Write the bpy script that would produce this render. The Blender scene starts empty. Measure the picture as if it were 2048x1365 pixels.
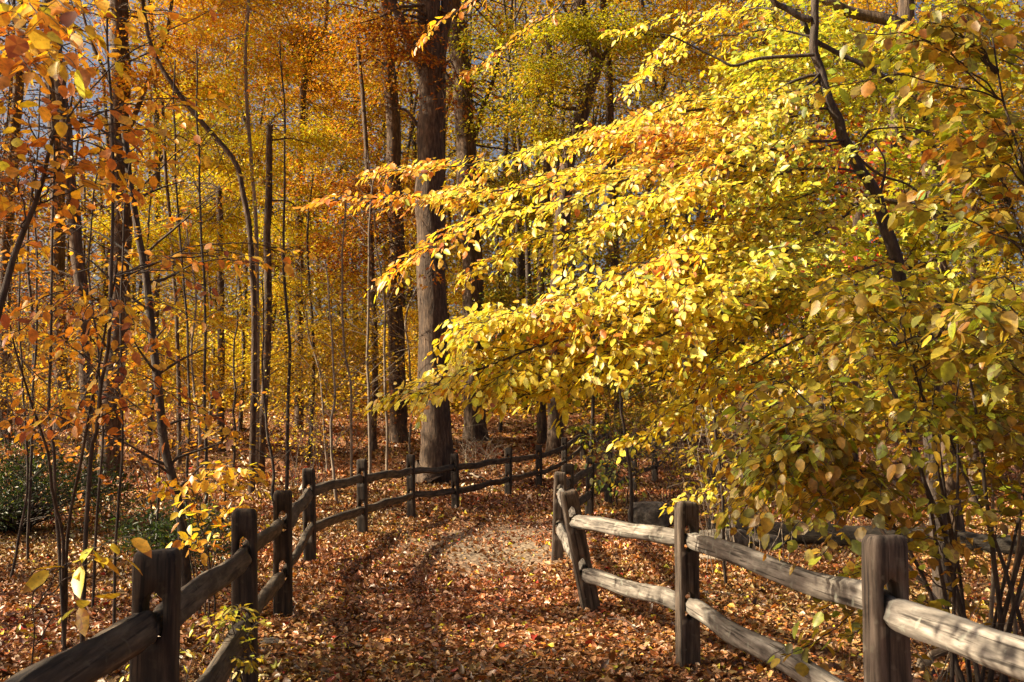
import bpy, math, random
import numpy as np
from mathutils import Vector, Matrix, noise as mnoise

R = math.radians
rs = np.random.RandomState(7)
random.seed(7)
scene = bpy.context.scene

# ------------------------------------------------------------------ camera
F = 2100.0
HZ = 845.0
PITCH = math.atan((HZ-682.5)/F)
CAMZ = 1.6
cd = bpy.data.cameras.new('camera'); cam = bpy.data.objects.new('camera', cd)
scene.collection.objects.link(cam); scene.camera = cam
cam.location = (0, 0, CAMZ); cam.rotation_euler = (math.pi/2+PITCH, 0, 0)
cd.sensor_width = 36; cd.lens = 36*F/2048; cd.clip_end = 1200; cd.clip_start = 0.05
cd.dof.use_dof = True; cd.dof.focus_distance = 8.5; cd.dof.aperture_fstop = 9.0

# ------------------------------------------------------------------ light
SUN_AZ = R(-92)      # measured from +Y, negative = towards -X (left)
SUN_EL = R(34)
S = np.array([math.sin(SUN_AZ)*math.cos(SUN_EL), math.cos(SUN_AZ)*math.cos(SUN_EL), math.sin(SUN_EL)])
world = bpy.data.worlds.new('World'); scene.world = world; world.use_nodes = True
nt = world.node_tree
bg = nt.nodes['Background']
sky = nt.nodes.new('ShaderNodeTexSky'); sky.sky_type = 'NISHITA'; sky.sun_disc = False
sky.sun_elevation = SUN_EL; sky.sun_rotation = SUN_AZ
sky.air_density = 0.8; sky.dust_density = 7.0; sky.ozone_density = 0.2
nt.links.new(sky.outputs[0], bg.inputs[0]); bg.inputs[1].default_value = 0.05
sl = bpy.data.lights.new('sun', 'SUN'); sun = bpy.data.objects.new('sun', sl); scene.collection.objects.link(sun)
sl.energy = 5.0; sl.angle = R(0.53); sl.color = (1.0, 0.85, 0.62)
sun.rotation_euler = Vector(S).to_track_quat('Z', 'Y').to_euler()
sun.location = (0, 0, 30)
scene.view_settings.view_transform = 'Standard'; scene.view_settings.look = 'None'
scene.view_settings.exposure = 1.45; scene.view_settings.gamma = 1.0
scene.render.engine = 'CYCLES'
scene.cycles.max_bounces = 6; scene.cycles.diffuse_bounces = 3; scene.cycles.glossy_bounces = 1
scene.cycles.transmission_bounces = 4; scene.cycles.transparent_max_bounces = 2

# ------------------------------------------------------------------ helpers
_fw = np.array([0, math.cos(PITCH), math.sin(PITCH)]); _up = np.array([0, -math.sin(PITCH), math.cos(PITCH)])
def at(px, py, Y):
    d = np.array([(px-1024)/F, 0, 0]) + _up*((682.5-py)/F) + _fw
    return d*(Y/d[1]) + np.array([0, 0, CAMZ])

def sstep(t): t = np.clip(t, 0, 1); return t*t*(3-2*t)
def terrain(x, y):
    x = np.asarray(x, float); y = np.asarray(y, float)
    h = np.where(y > 27, 0.1*(y-27)*sstep((y-25)/8.), 0.0)
    h = np.where(y > 45, 1.8+0.045*(y-45), h)
    h = h + 0.035*np.sin(x*1.3+y*.7)*np.sin(y*.9-x*.4) + 0.02*np.sin(x*3.1+1)*np.sin(y*2.3)
    # the path is worn a little lower than the woodland floor
    pc = -0.65+0.02*(y-8)+np.where(y > 15, 0.035*(y-15)**2, 0)
    h = h - 0.05*np.exp(-((x-pc)/1.1)**2)*sstep((30-y)/8.)
    # low bank at the far left
    h = h + 0.25*sstep((-x-6)/6.)*sstep((y-6)/8.)
    return h

def link(o, parent=None):
    scene.collection.objects.link(o)
    if parent is not None:
        o.parent = parent
        # geometry is authored in world space: keep it there
        o.matrix_parent_inverse = Matrix.Translation(-Vector(parent.location)) if parent.parent is None else parent.matrix_parent_inverse.copy()
    return o

def mesh_obj(name, verts, faces, mat, parent=None, cols=None, smooth=False, nv=None):
    """faces: (M,k) int array or list of such arrays; one mesh object, per-face colour optional"""
    me = bpy.data.meshes.new(name)
    if isinstance(faces, np.ndarray): faces = [faces]
    verts = np.asarray(verts, np.float32)
    me.vertices.add(len(verts)); me.vertices.foreach_set('co', verts.ravel())
    loops = np.concatenate([f.ravel() for f in faces]).astype(np.int32)
    sizes = np.concatenate([np.full(len(f), f.shape[1]) for f in faces])
    starts = np.concatenate([[0], np.cumsum(sizes)[:-1]]).astype(np.int32)
    me.loops.add(len(loops)); me.loops.foreach_set('vertex_index', loops)
    me.polygons.add(len(sizes)); me.polygons.foreach_set('loop_start', starts)
    if smooth: me.polygons.foreach_set('use_smooth', np.ones(len(sizes), bool))
    me.update(calc_edges=True)
    if cols is not None:
        a = me.attributes.new('lc', 'FLOAT_COLOR', 'FACE')
        c = np.ones((len(sizes), 4), np.float32); c[:, :3] = cols
        a.data.foreach_set('color', c.ravel())
    me.materials.append(mat)
    o = bpy.data.objects.new(name, me)
    return link(o, parent)

def thing(name, label, cat, loc=(0, 0, 0), group=None):
    o = bpy.data.objects.new(name, None); o.location = [float(v) for v in loc]; o.empty_display_size = .2
    scene.collection.objects.link(o)
    o['label'] = label; o['category'] = cat
    if group: o['group'] = group
    return o
def tag(o, label=None, cat=None, group=None, kind=None):
    if label: o['label'] = label
    if cat: o['category'] = cat
    if group: o['group'] = group
    if kind: o['kind'] = kind
    return o

class Tubes:
    def __init__(s): s.v = []; s.f = []; s.n = 0
    def add(s, pts, rad, sides=6, rough=0.0, seed=0, flare=0.0):
        pts = np.asarray(pts, float); k = len(pts)
        rad = np.broadcast_to(np.asarray(rad, float), (k,)) if np.ndim(rad) else np.full(k, rad)
        t = np.gradient(pts, axis=0); t /= np.linalg.norm(t, axis=1)[:, None]+1e-9
        ref = np.where(np.abs(t[:, 2:3]) > .9, np.array([[1., 0, 0]]), np.array([[0, 0, 1.]]))
        if np.abs(t[:, 2]).mean() > .6: ref = np.tile([[1., 0, 0]], (k, 1))
        else: ref = np.tile([[0, 0, 1.]], (k, 1))
        a = np.cross(t, ref); a /= np.linalg.norm(a, axis=1)[:, None]+1e-9
        b = np.cross(t, a)
        ang = np.arange(sides)*2*math.pi/sides
        rr = rad[:, None]*np.ones((k, sides))
        if rough:
            ph = seed*1.7
            rr = rr*(1+rough*(np.sin(3*ang[None]+ph)*.5+np.sin(5*ang[None]+ph*2+np.arange(k)[:, None]*.35)*.35
                              + np.sin(7*ang[None]-ph+np.arange(k)[:, None]*.6)*.3 + .5*(rs.rand(k, sides)-.5)))
        if flare:
            hgt = pts[:, 2]-pts[0, 2]
            rr = rr*(1+flare*np.exp(-hgt/.28)[:, None]*(.55+.45*np.sin(4*ang+seed)[None]))
        v = pts[:, None]+a[:, None]*(rr*np.cos(ang))[..., None]+b[:, None]*(rr*np.sin(ang))[..., None]
        s.v.append(v.reshape(-1, 3))
        i = np.arange(k-1)[:, None]*sides; j = np.arange(sides)[None]; j2 = (j+1) % sides
        q = np.stack([i+j, i+j2, i+sides+j2, i+sides+j], -1).reshape(-1, 4)+s.n
        s.f.append(q); s.n += k*sides
    def build(s, name, mat, parent=None):
        return mesh_obj(name, np.concatenate(s.v), np.concatenate(s.f), mat, parent, smooth=True)

def curve(pts, n):
    """Catmull-Rom through pts, n samples"""
    p = np.asarray(pts, float); m = len(p)
    if m == 2: return p[0]+(p[1]-p[0])*np.linspace(0, 1, n)[:, None]
    e = np.vstack([2*p[0]-p[1], p, 2*p[-1]-p[-2]])
    t = np.linspace(0, m-1-1e-6, n); i = t.astype(int); u = (t-i)[:, None]
    a, b, c, d = e[i], e[i+1], e[i+2], e[i+3]
    return .5*((2*b)+(-a+c)*u+(2*a-5*b+4*c-d)*u*u+(-a+3*b-3*c+d)*u**3)
def wob(pts, amp, seed=0):
    r = np.random.RandomState(seed); n = len(pts)
    w = r.randn(n, 3); k = np.array([.25, .5, .25])
    for c in range(3):
        for _ in range(2): w[:, c] = np.convolve(w[:, c], k, 'same')
    w[0] = 0
    return pts+w*amp

# ---- leaves
def norm(v): return v/(np.linalg.norm(v, axis=-1, keepdims=True)+1e-9)
class Leaves:
    def __init__(s): s.v = []; s.t = []; s.c = []; s.n = 0
    def add(s, pos, d, nrm, L, W, col, shape='simple', fold=.25, curl=.15):
        N = len(pos)
        if N == 0: return
        d = norm(d); side = norm(np.cross(d, nrm)); nrm = norm(np.cross(side, d))
        L = np.broadcast_to(L, (N,))[:, None]; W = np.broadcast_to(W, (N,))[:, None]
        fo = (fold*(.5+rs.rand(N))*np.sign(rs.rand(N)-.25))[:, None] if np.ndim(fold) == 0 else fold[:, None]
        cu = (curl*(rs.randn(N)+.6))[:, None]
        if shape == 'simple':
            P = [pos, pos+d*L*.45+side*W*.5+nrm*W*fo, pos+d*L-nrm*L*cu, pos+d*L*.45-side*W*.5+nrm*W*fo]
            T = np.array([[0, 1, 2], [0, 2, 3]])
        elif shape == 'ovate':
            def q(u, w, z=0): return pos+d*L*u+side*W*w+nrm*(abs(w)*2*W*fo*.7 - L*cu*u*u + z)
            P = [q(0, 0), q(.36, 0), q(.72, 0), q(1, 0), q(.1, .3), q(.38, .5), q(.74, .33), q(.1, -.3), q(.38, -.5), q(.74, -.33)]
            T = np.array([[0, 4, 1], [4, 5, 1], [1, 5, 6], [1, 6, 2], [2, 6, 3], [0, 1, 7], [7, 1, 8], [1, 9, 8], [1, 2, 9], [2, 3, 9]])
        else:  # lobed
            ang = np.array([-2.75, -2.15, -1.55, -1.15, -.8, -.35, 0, .35, .8, 1.15, 1.55, 2.15, 2.75])
            rad = np.array([.25, .62, .42, .85, .45, .5, 1.0, .5, .45, .85, .42, .62, .25])
            P = [pos+d*L*.3]
            for a_, r_ in zip(ang, rad):
                P.append(pos+d*L*(.3+.7*r_*math.cos(a_))+side*W*.62*r_*math.sin(a_)+nrm*(W*fo*.6*abs(math.sin(a_))*r_ - L*cu*r_*r_*.8))
            T = np.array([[0, i, i+1] for i in range(1, 13)]+[[0, 13, 1]])
        k = len(P)
        V = np.stack(P, 1).reshape(-1, 3)
        T = (T[None]+(np.arange(N)*k)[:, None, None]).reshape(-1, 3)+s.n
        s.v.append(V.astype(np.float32)); s.t.append(T.astype(np.int32)); s.n += N*k
        cc = np.repeat(col, len(T)//N, axis=0)
        if shape == 'ovate':
            cc = cc.reshape(N, 10, 3)*rs.uniform(.93, 1.06, (N, 10, 1))
            cc[:, [0, 1, 2, 3, 4]] *= rs.uniform(.92, 1.0, (N, 1, 1))
            b = rs.rand(N) < .22; cc[b] = cc[b]*np.where(np.isin(np.arange(10), [4, 9])[None, :, None], [.55, .38, .5], 1)
            b = rs.rand(N) < .12; cc[b] = cc[b]*np.where(np.isin(np.arange(10), [1, 3, 6])[None, :, None], [.7, .5, .6], 1)
            cc = cc.reshape(-1, 3)
        s.c.append(np.clip(cc, .005, .92).astype(np.float32))
    def build(s, name, mat, parent=None):
        return mesh_obj(name, np.concatenate(s.v), np.concatenate(s.t), mat, parent, np.concatenate(s.c))

PAL = {  # intrinsic leaf colours (linear)
'yellow': [(.92, .78, .06), (.92, .72, .05), (.88, .78, .10), (.92, .66, .04)],
 'gold':   [(.84, .54, .04), (.82, .46, .035), (.76, .42, .04), (.84, .60, .06)],
 'orange': [(.82, .33, .04), (.82, .40, .04), (.74, .26, .035), (.84, .46, .05)],
 'rust':   [(.42, .12, .03), (.50, .16, .03), (.34, .10, .03), (.58, .22, .04)],
 'ochre':  [(.50, .33, .04), (.44, .29, .04), (.58, .40, .05), (.40, .30, .05), (.52, .29, .05)],
 'olive':  [(.42, .36, .04), (.36, .34, .05), (.52, .40, .045), (.58, .40, .04)],
 'lime':   [(.58, .60, .05), (.46, .54, .05), (.68, .62, .05), (.38, .46, .05)],
 'green':  [(.13, .22, .03), (.20, .30, .04), (.09, .16, .03), (.32, .34, .05)],
 'dark':   [(.035, .07, .02), (.05, .10, .025), (.03, .05, .02)],
 'red':    [(.55, .05, .03), (.62, .10, .03), (.45, .05, .03)],
 'brown':  [(.20, .10, .045), (.28, .14, .05), (.16, .085, .04)],
 'litter': [(.50, .25, .08), (.62, .35, .12), (.38, .18, .06), (.72, .46, .19), (.76, .54, .27), (.20, .09, .035), (.56, .23, .055), (.52, .36, .18), (.13, .06, .025)],
}
def pal(names, N, jit=.12):
    """names: 'yellow' or dict of weights"""
    if isinstance(names, str): names = {names: 1}
    ks = list(names); w = np.array([names[k] for k in ks], float); w /= w.sum()
    c = np.zeros((N, 3)); pick = rs.choice(len(ks), N, p=w)
    for i, k in enumerate(ks):
        m = pick == i; P = np.array(PAL[k]); c[m] = P[rs.randint(0, len(P), m.sum())]
    c *= np.exp(rs.randn(N, 1)*jit)*np.exp(rs.randn(N, 3)*jit*.35)
    return np.clip(c, .01, .9)

# ---- gaps shaped into the crowns so the sun reaches chosen spots
GAPS = [  # x, y, rx, ry  (where the ray through the gap meets z=0)
 (-1.1, 13.9, 3.0, 4.2), (-.2, 10.7, 1.0, .8), (-3.2, 17.5, 1.4, 1.6), (1.7, 12.0, 1.9, 2.6), (0.5, 10.6, 1.5, 1.2), (-2.9, 14.5, 1.3, 3.4), (-4.8, 9.4, 1.5, 1.3),
 (.4, 8.2, 2.0, .42), (1.5, 7.5, 1.6, .38), (4.0, 11.0, 2.0, 1.5), (-1.5, 8.3, .6, .3), (-5, 12.5, 1.0, .8),
 (4.5, 7.5, 3.5, 1.4), (7.4, 8.0, 2.0, 1.5), (3.2, 3.9, 2.3, 1.0), (4.2, 9.6, 1.9, 1.0), (9, 10, 3, 2), (-.9, 5.4, 1.4, .5), (11, 13, 3.8, 2.6),
 (4.2, 28.2, 6.5, .9), (-.9, 24, 2.0, 2), (-4, 26, 2, 2), (3, 24.5, 1.5, 1.4), (-3.5, 21, 2.2, 1.2), (1.3, 18.5, 1.1, 1), (-1, 29, 3, 1.5), (-7, 30, 2.5, 1.5), (3, 31, 3, 1)]
def litness(p):
    g = p - S[None]*(p[:, 2:3]/S[2])
    v = np.zeros(len(p))
    wx = .35*np.sin(g[:, 1]*2.3)+.25*np.sin(g[:, 0]*3.7+1); wy = .3*np.sin(g[:, 0]*2.1)+.2*np.sin(g[:, 1]*4.1)
    for x, y, rx, ry in GAPS:
        r = ((g[:, 0]+wx-x)/rx)**2+((g[:, 1]+wy*min(1, ry)-y)/ry)**2
        v = np.maximum(v, 1-sstep((r-.75)/.5))
    return v
def thin(p, strength=.985):
    return rs.rand(len(p)) > litness(p)*strength

# ------------------------------------------------------------------ materials
def new_mat(name):
    m = bpy.data.materials.new(name); m.use_nodes = True
    n = m.node_tree; n.nodes.clear(); o = n.nodes.new('ShaderNodeOutputMaterial')
    return m, n, o
def N_(n, t, **kw):
    x = n.nodes.new(t)
    for k, v in kw.items(): setattr(x, k, v)
    return x
def leaf_mat(name, trans=.45, gloss=.05):
    m, n, o = new_mat(name)
    a = N_(n, 'ShaderNodeAttribute', attribute_name='lc')
    tc = N_(n, 'ShaderNodeTexCoord'); no = N_(n, 'ShaderNodeTexNoise'); no.inputs['Scale'].default_value = 45; no.inputs['Detail'].default_value = 2
    n.links.new(tc.outputs['Object'], no.inputs['Vector'])
    mr = N_(n, 'ShaderNodeMapRange'); mr.inputs[1].default_value = .3; mr.inputs[2].default_value = .7; mr.inputs[3].default_value = .66; mr.inputs[4].default_value = 1.12
    n.links.new(no.outputs[0], mr.inputs[0])
    nb = N_(n, 'ShaderNodeTexNoise'); nb.inputs['Scale'].default_value = 110; nb.inputs['Detail'].default_value = 2; n.links.new(tc.outputs['Object'], nb.inputs['Vector'])
    rb = N_(n, 'ShaderNodeMapRange'); rb.inputs[1].default_value = .64; rb.inputs[2].default_value = .70; rb.inputs[3].default_value = 0; rb.inputs[4].default_value = .7; n.links.new(nb.outputs[0], rb.inputs[0])
    ab = N_(n, 'ShaderNodeMix', data_type='RGBA'); n.links.new(rb.outputs[0], ab.inputs[0]); n.links.new(a.outputs['Color'], ab.inputs[6]); ab.inputs[7].default_value = (.22, .10, .03, 1)
    mu = N_(n, 'ShaderNodeVectorMath', operation='SCALE'); n.links.new(ab.outputs[2], mu.inputs[0]); n.links.new(mr.outputs[0], mu.inputs['Scale'])
    df = N_(n, 'ShaderNodeBsdfDiffuse'); tr = N_(n, 'ShaderNodeBsdfTranslucent'); gl = N_(n, 'ShaderNodeBsdfGlossy'); gl.inputs['Roughness'].default_value = .42
    gl.inputs['Color'].default_value = (1, .97, .9, 1)
    n.links.new(mu.outputs[0], df.inputs[0])
    m5 = N_(n, 'ShaderNodeVectorMath', operation='MULTIPLY'); n.links.new(mu.outputs[0], m5.inputs[0]); m5.inputs[1].default_value = (1.14, 1.06, .55)
    m6 = N_(n, 'ShaderNodeVectorMath', operation='MINIMUM'); n.links.new(m5.outputs[0], m6.inputs[0]); m6.inputs[1].default_value = (.96, .9, .9)
    n.links.new(m6.outputs[0], tr.inputs[0])
    m1 = N_(n, 'ShaderNodeMixShader'); m1.inputs[0].default_value = trans; n.links.new(df.outputs[0], m1.inputs[1]); n.links.new(tr.outputs[0], m1.inputs[2])
    m2 = N_(n, 'ShaderNodeMixShader'); m2.inputs[0].default_value = gloss; n.links.new(m1.outputs[0], m2.inputs[1]); n.links.new(gl.outputs[0], m2.inputs[2])
    n.links.new(m2.outputs[0], o.inputs[0])
    return m
def wood_mat(name, c1, c2, c3, scale, bump=.5, detail=6, moss=None, dist=.03, crack=False):
    m, n, o = new_mat(name)
    p = N_(n, 'ShaderNodeBsdfPrincipled'); p.inputs['Roughness'].default_value = .85
    tc = N_(n, 'ShaderNodeTexCoord'); mp = N_(n, 'ShaderNodeMapping'); mp.inputs['Scale'].default_value = scale
    n.links.new(tc.outputs['Object'], mp.inputs[0])
    no = N_(n, 'ShaderNodeTexNoise'); no.inputs['Scale'].default_value = 1; no.inputs['Detail'].default_value = detail; no.inputs['Roughness'].default_value = .65
    n.links.new(mp.outputs[0], no.inputs['Vector'])
    cr = N_(n, 'ShaderNodeValToRGB'); cr.color_ramp.elements[0].position = .33; cr.color_ramp.elements[0].color = (*c1, 1)
    cr.color_ramp.elements[1].position = .68; cr.color_ramp.elements[1].color = (*c3, 1)
    e = cr.color_ramp.elements.new(.5); e.color = (*c2, 1)
    n.links.new(no.outputs[0], cr.inputs[0])
    n2 = N_(n, 'ShaderNodeTexNoise'); n2.inputs['Scale'].default_value = 2.2; n2.inputs['Detail'].default_value = 3
    n.links.new(tc.outputs['Object'], n2.inputs['Vector'])
    mx = N_(n, 'ShaderNodeMix', data_type='RGBA', blend_type='MULTIPLY'); mx.inputs[0].default_value = .55
    cr2 = N_(n, 'ShaderNodeValToRGB'); cr2.color_ramp.elements[0].position = .35; cr2.color_ramp.elements[0].color = (.45, .42, .40, 1)
    cr2.color_ramp.elements[1].position = .65; cr2.color_ramp.elements[1].color = (1.15, 1.12, 1.08, 1)
    n.links.new(n2.outputs[0], cr2.inputs[0]); n.links.new(cr.outputs[0], mx.inputs[6]); n.links.new(cr2.outputs[0], mx.inputs[7])
    n.links.new(mx.outputs[2], p.inputs['Base Color'])
    bp = N_(n, 'ShaderNodeBump'); bp.inputs['Strength'].default_value = bump; bp.inputs['Distance'].default_value = dist
    if crack:
        m3 = N_(n, 'ShaderNodeMapping'); m3.inputs['Scale'].default_value = [(v*2.2 if v > 10 else v*.45) for v in scale]; n.links.new(tc.outputs['Object'], m3.inputs[0])
        n3 = N_(n, 'ShaderNodeTexNoise'); n3.inputs['Scale'].default_value = 1; n3.inputs['Detail'].default_value = 3; n.links.new(m3.outputs[0], n3.inputs['Vector'])
        r3 = N_(n, 'ShaderNodeValToRGB'); r3.color_ramp.elements[0].position = .36; r3.color_ramp.elements[0].color = (.22, .20, .18, 1); r3.color_ramp.elements[1].position = .43; r3.color_ramp.elements[1].color = (1, 1, 1, 1)
        n.links.new(n3.outputs[0], r3.inputs[0])
        mz = N_(n, 'ShaderNodeMix', data_type='RGBA', blend_type='MULTIPLY'); mz.inputs[0].default_value = 1; n.links.new(mx.outputs[2], mz.inputs[6]); n.links.new(r3.outputs[0], mz.inputs[7])
        n4 = N_(n, 'ShaderNodeTexNoise'); n4.inputs['Scale'].default_value = 16; n4.inputs['Detail'].default_value = 5; n.links.new(tc.outputs['Object'], n4.inputs['Vector'])
        r4 = N_(n, 'ShaderNodeMapRange'); r4.inputs[1].default_value = .60; r4.inputs[2].default_value = .68; r4.inputs[3].default_value = 0; r4.inputs[4].default_value = .55; n.links.new(n4.outputs[0], r4.inputs[0])
        ml = N_(n, 'ShaderNodeMix', data_type='RGBA'); n.links.new(r4.outputs[0], ml.inputs[0]); n.links.new(mz.outputs[2], ml.inputs[6]); ml.inputs[7].default_value = (c3[0]*.75, c3[1]*.85, c3[2]*.8, 1)
        n.links.new(ml.outputs[2], p.inputs['Base Color'])
        ad = N_(n, 'ShaderNodeMath', operation='ADD'); n.links.new(no.outputs[0], ad.inputs[0]); n.links.new(r3.outputs[0], ad.inputs[1])
        n.links.new(ad.outputs[0], bp.inputs['Height'])
    else: n.links.new(no.outputs[0], bp.inputs['Height']); n.links.new(bp.outputs[0], p.inputs['Normal'])
    n.links.new(p.outputs[0], o.inputs[0])
    return m
M_leaf = leaf_mat('leaf_blade', .45, .03)
M_leafn = leaf_mat('near_leaf_blade', .48, .04)
M_glow = leaf_mat('thin_yellow_leaf_blade', .56, .03)
M_litter = leaf_mat('dry_leaf_blade', .12, .05)
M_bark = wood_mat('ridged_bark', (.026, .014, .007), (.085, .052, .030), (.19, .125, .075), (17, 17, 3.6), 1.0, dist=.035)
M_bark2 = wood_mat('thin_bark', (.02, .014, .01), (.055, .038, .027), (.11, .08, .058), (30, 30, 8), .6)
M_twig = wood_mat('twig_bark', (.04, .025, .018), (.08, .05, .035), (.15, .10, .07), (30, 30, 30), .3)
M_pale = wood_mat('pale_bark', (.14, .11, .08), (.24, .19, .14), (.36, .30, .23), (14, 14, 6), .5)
M_post_shade = wood_mat('weathered_post_wood_shade', (.008, .005, .0035), (.036, .024, .015), (.095, .065, .042), (26, 26, 3.2), .45, dist=.012, crack=True)  # shaded copy of the post wood, shade darkened into its colour
M_post_lit = wood_mat('weathered_post_wood_lit', (.022, .015, .010), (.09, .064, .045), (.19, .145, .11), (26, 26, 3.2), .45, dist=.012, crack=True)  # same post wood lightened in colour, as if lit, for near right posts
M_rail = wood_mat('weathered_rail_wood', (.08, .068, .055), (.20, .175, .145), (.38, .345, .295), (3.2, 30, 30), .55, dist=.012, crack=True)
M_rail_shade = wood_mat('shaded_rail_wood', (.024, .017, .010), (.075, .055, .035), (.17, .13, .085), (3.2, 30, 30), .5, dist=.012, crack=True)  # same rail wood with shade darkened into its colour
M_log_shade = wood_mat('shaded_rotten_bark', (.012, .009, .006), (.035, .026, .017), (.07, .055, .032), (5, 5, 16), 1.0, dist=.05)  # log bark darkened in colour to stand in for missing shade
M_rock = wood_mat('rough_grey_stone', (.04, .032, .024), (.13, .11, .085), (.30, .26, .20), (9, 9, 9), 1.0, dist=.05)

def ground_mat():
    m, n, o = new_mat('leafy_ground'); p = N_(n, 'ShaderNodeBsdfPrincipled'); p.inputs['Roughness'].default_value = .95
    tc = N_(n, 'ShaderNodeTexCoord')
    vo = N_(n, 'ShaderNodeTexVoronoi'); vo.inputs['Scale'].default_value = 15
    no = N_(n, 'ShaderNodeTexNoise'); no.inputs['Scale'].default_value = 6; no.inputs['Detail'].default_value = 6
    n.links.new(tc.outputs['Object'], vo.inputs['Vector']); n.links.new(tc.outputs['Object'], no.inputs['Vector'])
    cr = N_(n, 'ShaderNodeValToRGB'); el = cr.color_ramp.elements
    el[0].color = (.07, .03, .015, 1); el[1].color = (.42, .22, .09, 1); el[1].position = .95
    for ps, c in ((.25, (.17, .07, .03)), (.5, (.30, .12, .045)), (.75, (.22, .10, .045))):
        e = el.new(ps); e.color = (*c, 1)
    sp = N_(n, 'ShaderNodeSeparateColor'); n.links.new(vo.outputs['Color'], sp.inputs[0]); n.links.new(sp.outputs[0], cr.inputs[0])
    # trodden gravel patch on the path
    mp = N_(n, 'ShaderNodeMapping'); mp.vector_type = 'POINT'; mp.inputs['Location'].default_value = (.07, -4.9, 0); mp.inputs['Scale'].default_value = (.72, .34, 1)
    n.links.new(tc.outputs['Object'], mp.inputs[0])
    ln = N_(n, 'ShaderNodeVectorMath', operation='LENGTH'); n.links.new(mp.outputs[0], ln.inputs[0])
    mr = N_(n, 'ShaderNodeMapRange'); mr.inputs[1].default_value = .5; mr.inputs[2].default_value = 1.3; mr.inputs[3].default_value = 1; mr.inputs[4].default_value = 0
    n.links.new(ln.outputs['Value'], mr.inputs[0])
    gr = N_(n, 'ShaderNodeTexNoise'); gr.inputs['Scale'].default_value = 40; n.links.new(tc.outputs['Object'], gr.inputs['Vector'])
    gc = N_(n, 'ShaderNodeValToRGB'); gc.color_ramp.elements[0].color = (.09, .058, .035, 1); gc.color_ramp.elements[1].color = (.36, .265, .165, 1)
    n.links.new(gr.outputs[0], gc.inputs[0])
    mx = N_(n, 'ShaderNodeMix', data_type='RGBA'); n.links.new(mr.outputs[0], mx.inputs[0]); n.links.new(cr.outputs[0], mx.inputs[6]); n.links.new(gc.outputs[0], mx.inputs[7])
    n.links.new(mx.outputs[2], p.inputs['Base Color'])
    bp = N_(n, 'ShaderNodeBump'); bp.inputs['Distance'].default_value = .04; bp.inputs['Strength'].default_value = .8
    ad = N_(n, 'ShaderNodeMath', operation='ADD'); n.links.new(vo.outputs['Distance'], ad.inputs[0]); n.links.new(no.outputs[0], ad.inputs[1])
    n.links.new(ad.outputs[0], bp.inputs['Height']); n.links.new(bp.outputs[0], p.inputs['Normal'])
    n.links.new(p.outputs[0], o.inputs[0]); return m
M_ground = ground_mat()

# ------------------------------------------------------------------ ground
def grid(xs, ys):
    X, Y = np.meshgrid(xs, ys); V = np.stack([X, Y, terrain(X, Y)], -1).reshape(-1, 3)
    nx, ny = len(xs), len(ys); i = (np.arange(ny-1)[:, None]*nx+np.arange(nx-1)[None]).ravel()
    return V, np.stack([i, i+1, i+nx+1, i+nx], 1)
xs = np.concatenate([np.linspace(-400, -30, 18), np.linspace(-28, 28, 140), np.linspace(30, 400, 18)])
ys = np.concatenate([np.linspace(-60, -2, 10), np.linspace(0, 60, 150), np.linspace(64, 500, 30)])
V, Fc = grid(xs, ys)
tag(mesh_obj('ground', V, Fc, M_ground, smooth=True), kind='structure')

def litter(y0, y1, dens, L, shape, spread=1.0):
    xr = .5*y1+1.5
    N = int((y1-y0)*2*xr*dens)
    x = rs.uniform(-xr, xr, N); y = rs.uniform(y0, y1, N)
    # the worn patch of the path keeps fewer leaves
    r = ((x+.1)*.72)**2+((y-14.4)*.34)**2
    k = (np.abs(x) < .5*y+1.2) & ~((rs.rand(N) < .93*np.clip(1.6-r, 0, 1)*(.84+.16*np.sin(x*5+y*3)*np.sin(y*2.2-x*3))))
    x = x[k]; y = y[k]; N = len(x)
    z = terrain(x, y)+.012+rs.rand(N)**2*.035*(L/.08)
    a = rs.rand(N)*2*math.pi
    d = np.stack([np.cos(a), np.sin(a), rs.randn(N)*.25], 1)
    n = np.stack([rs.randn(N)*.42-.12, rs.randn(N)*.42-.08, np.ones(N)], 1)
    # patches where the trees above drop redder or yellower leaves
    t = .5+.5*np.sin(x*.9+1.3*np.sin(y*.5))*np.cos(y*.6+x*.3)
    c = pal('litter', N, .22)
    c[:, 0] *= .72-.08*t; c[:, 1] *= .50+.13*t; c[:, 2] *= .56
    m = rs.rand(N) < .05; c[m] = pal({'yellow': 2, 'orange': 2, 'red': 1}, m.sum())*.8
    pt = np.array([mnoise.noise(Vector((a_*.55, b_*.55, 3.))) for a_, b_ in zip(x, y)]); c *= (1+.55*pt)[:, None]
    LL = L*np.exp(np.clip(rs.randn(N), -2, 1.8)*.36)
    return np.stack([x, y, z], 1), d, n, LL, LL*rs.uniform(.38, .8, N), c, shape
lt = Leaves()
for a in (litter(6.0, 10, 1200, .042, 'ovate'), litter(6.0, 11, 130, .06, 'lobed'), litter(10, 17, 1000, .046, 'simple'), litter(17, 27, 330, .068, 'simple'), litter(27, 46, 80, .11, 'simple')):
    lt.add(a[0], a[1], a[2], a[3], a[4], a[5], a[6], fold=.5, curl=.45)
tag(lt.build('leaf_litter', M_litter), 'carpet of fallen russet leaves covering the woodland floor and path', 'leaf litter', kind='stuff')

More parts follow.
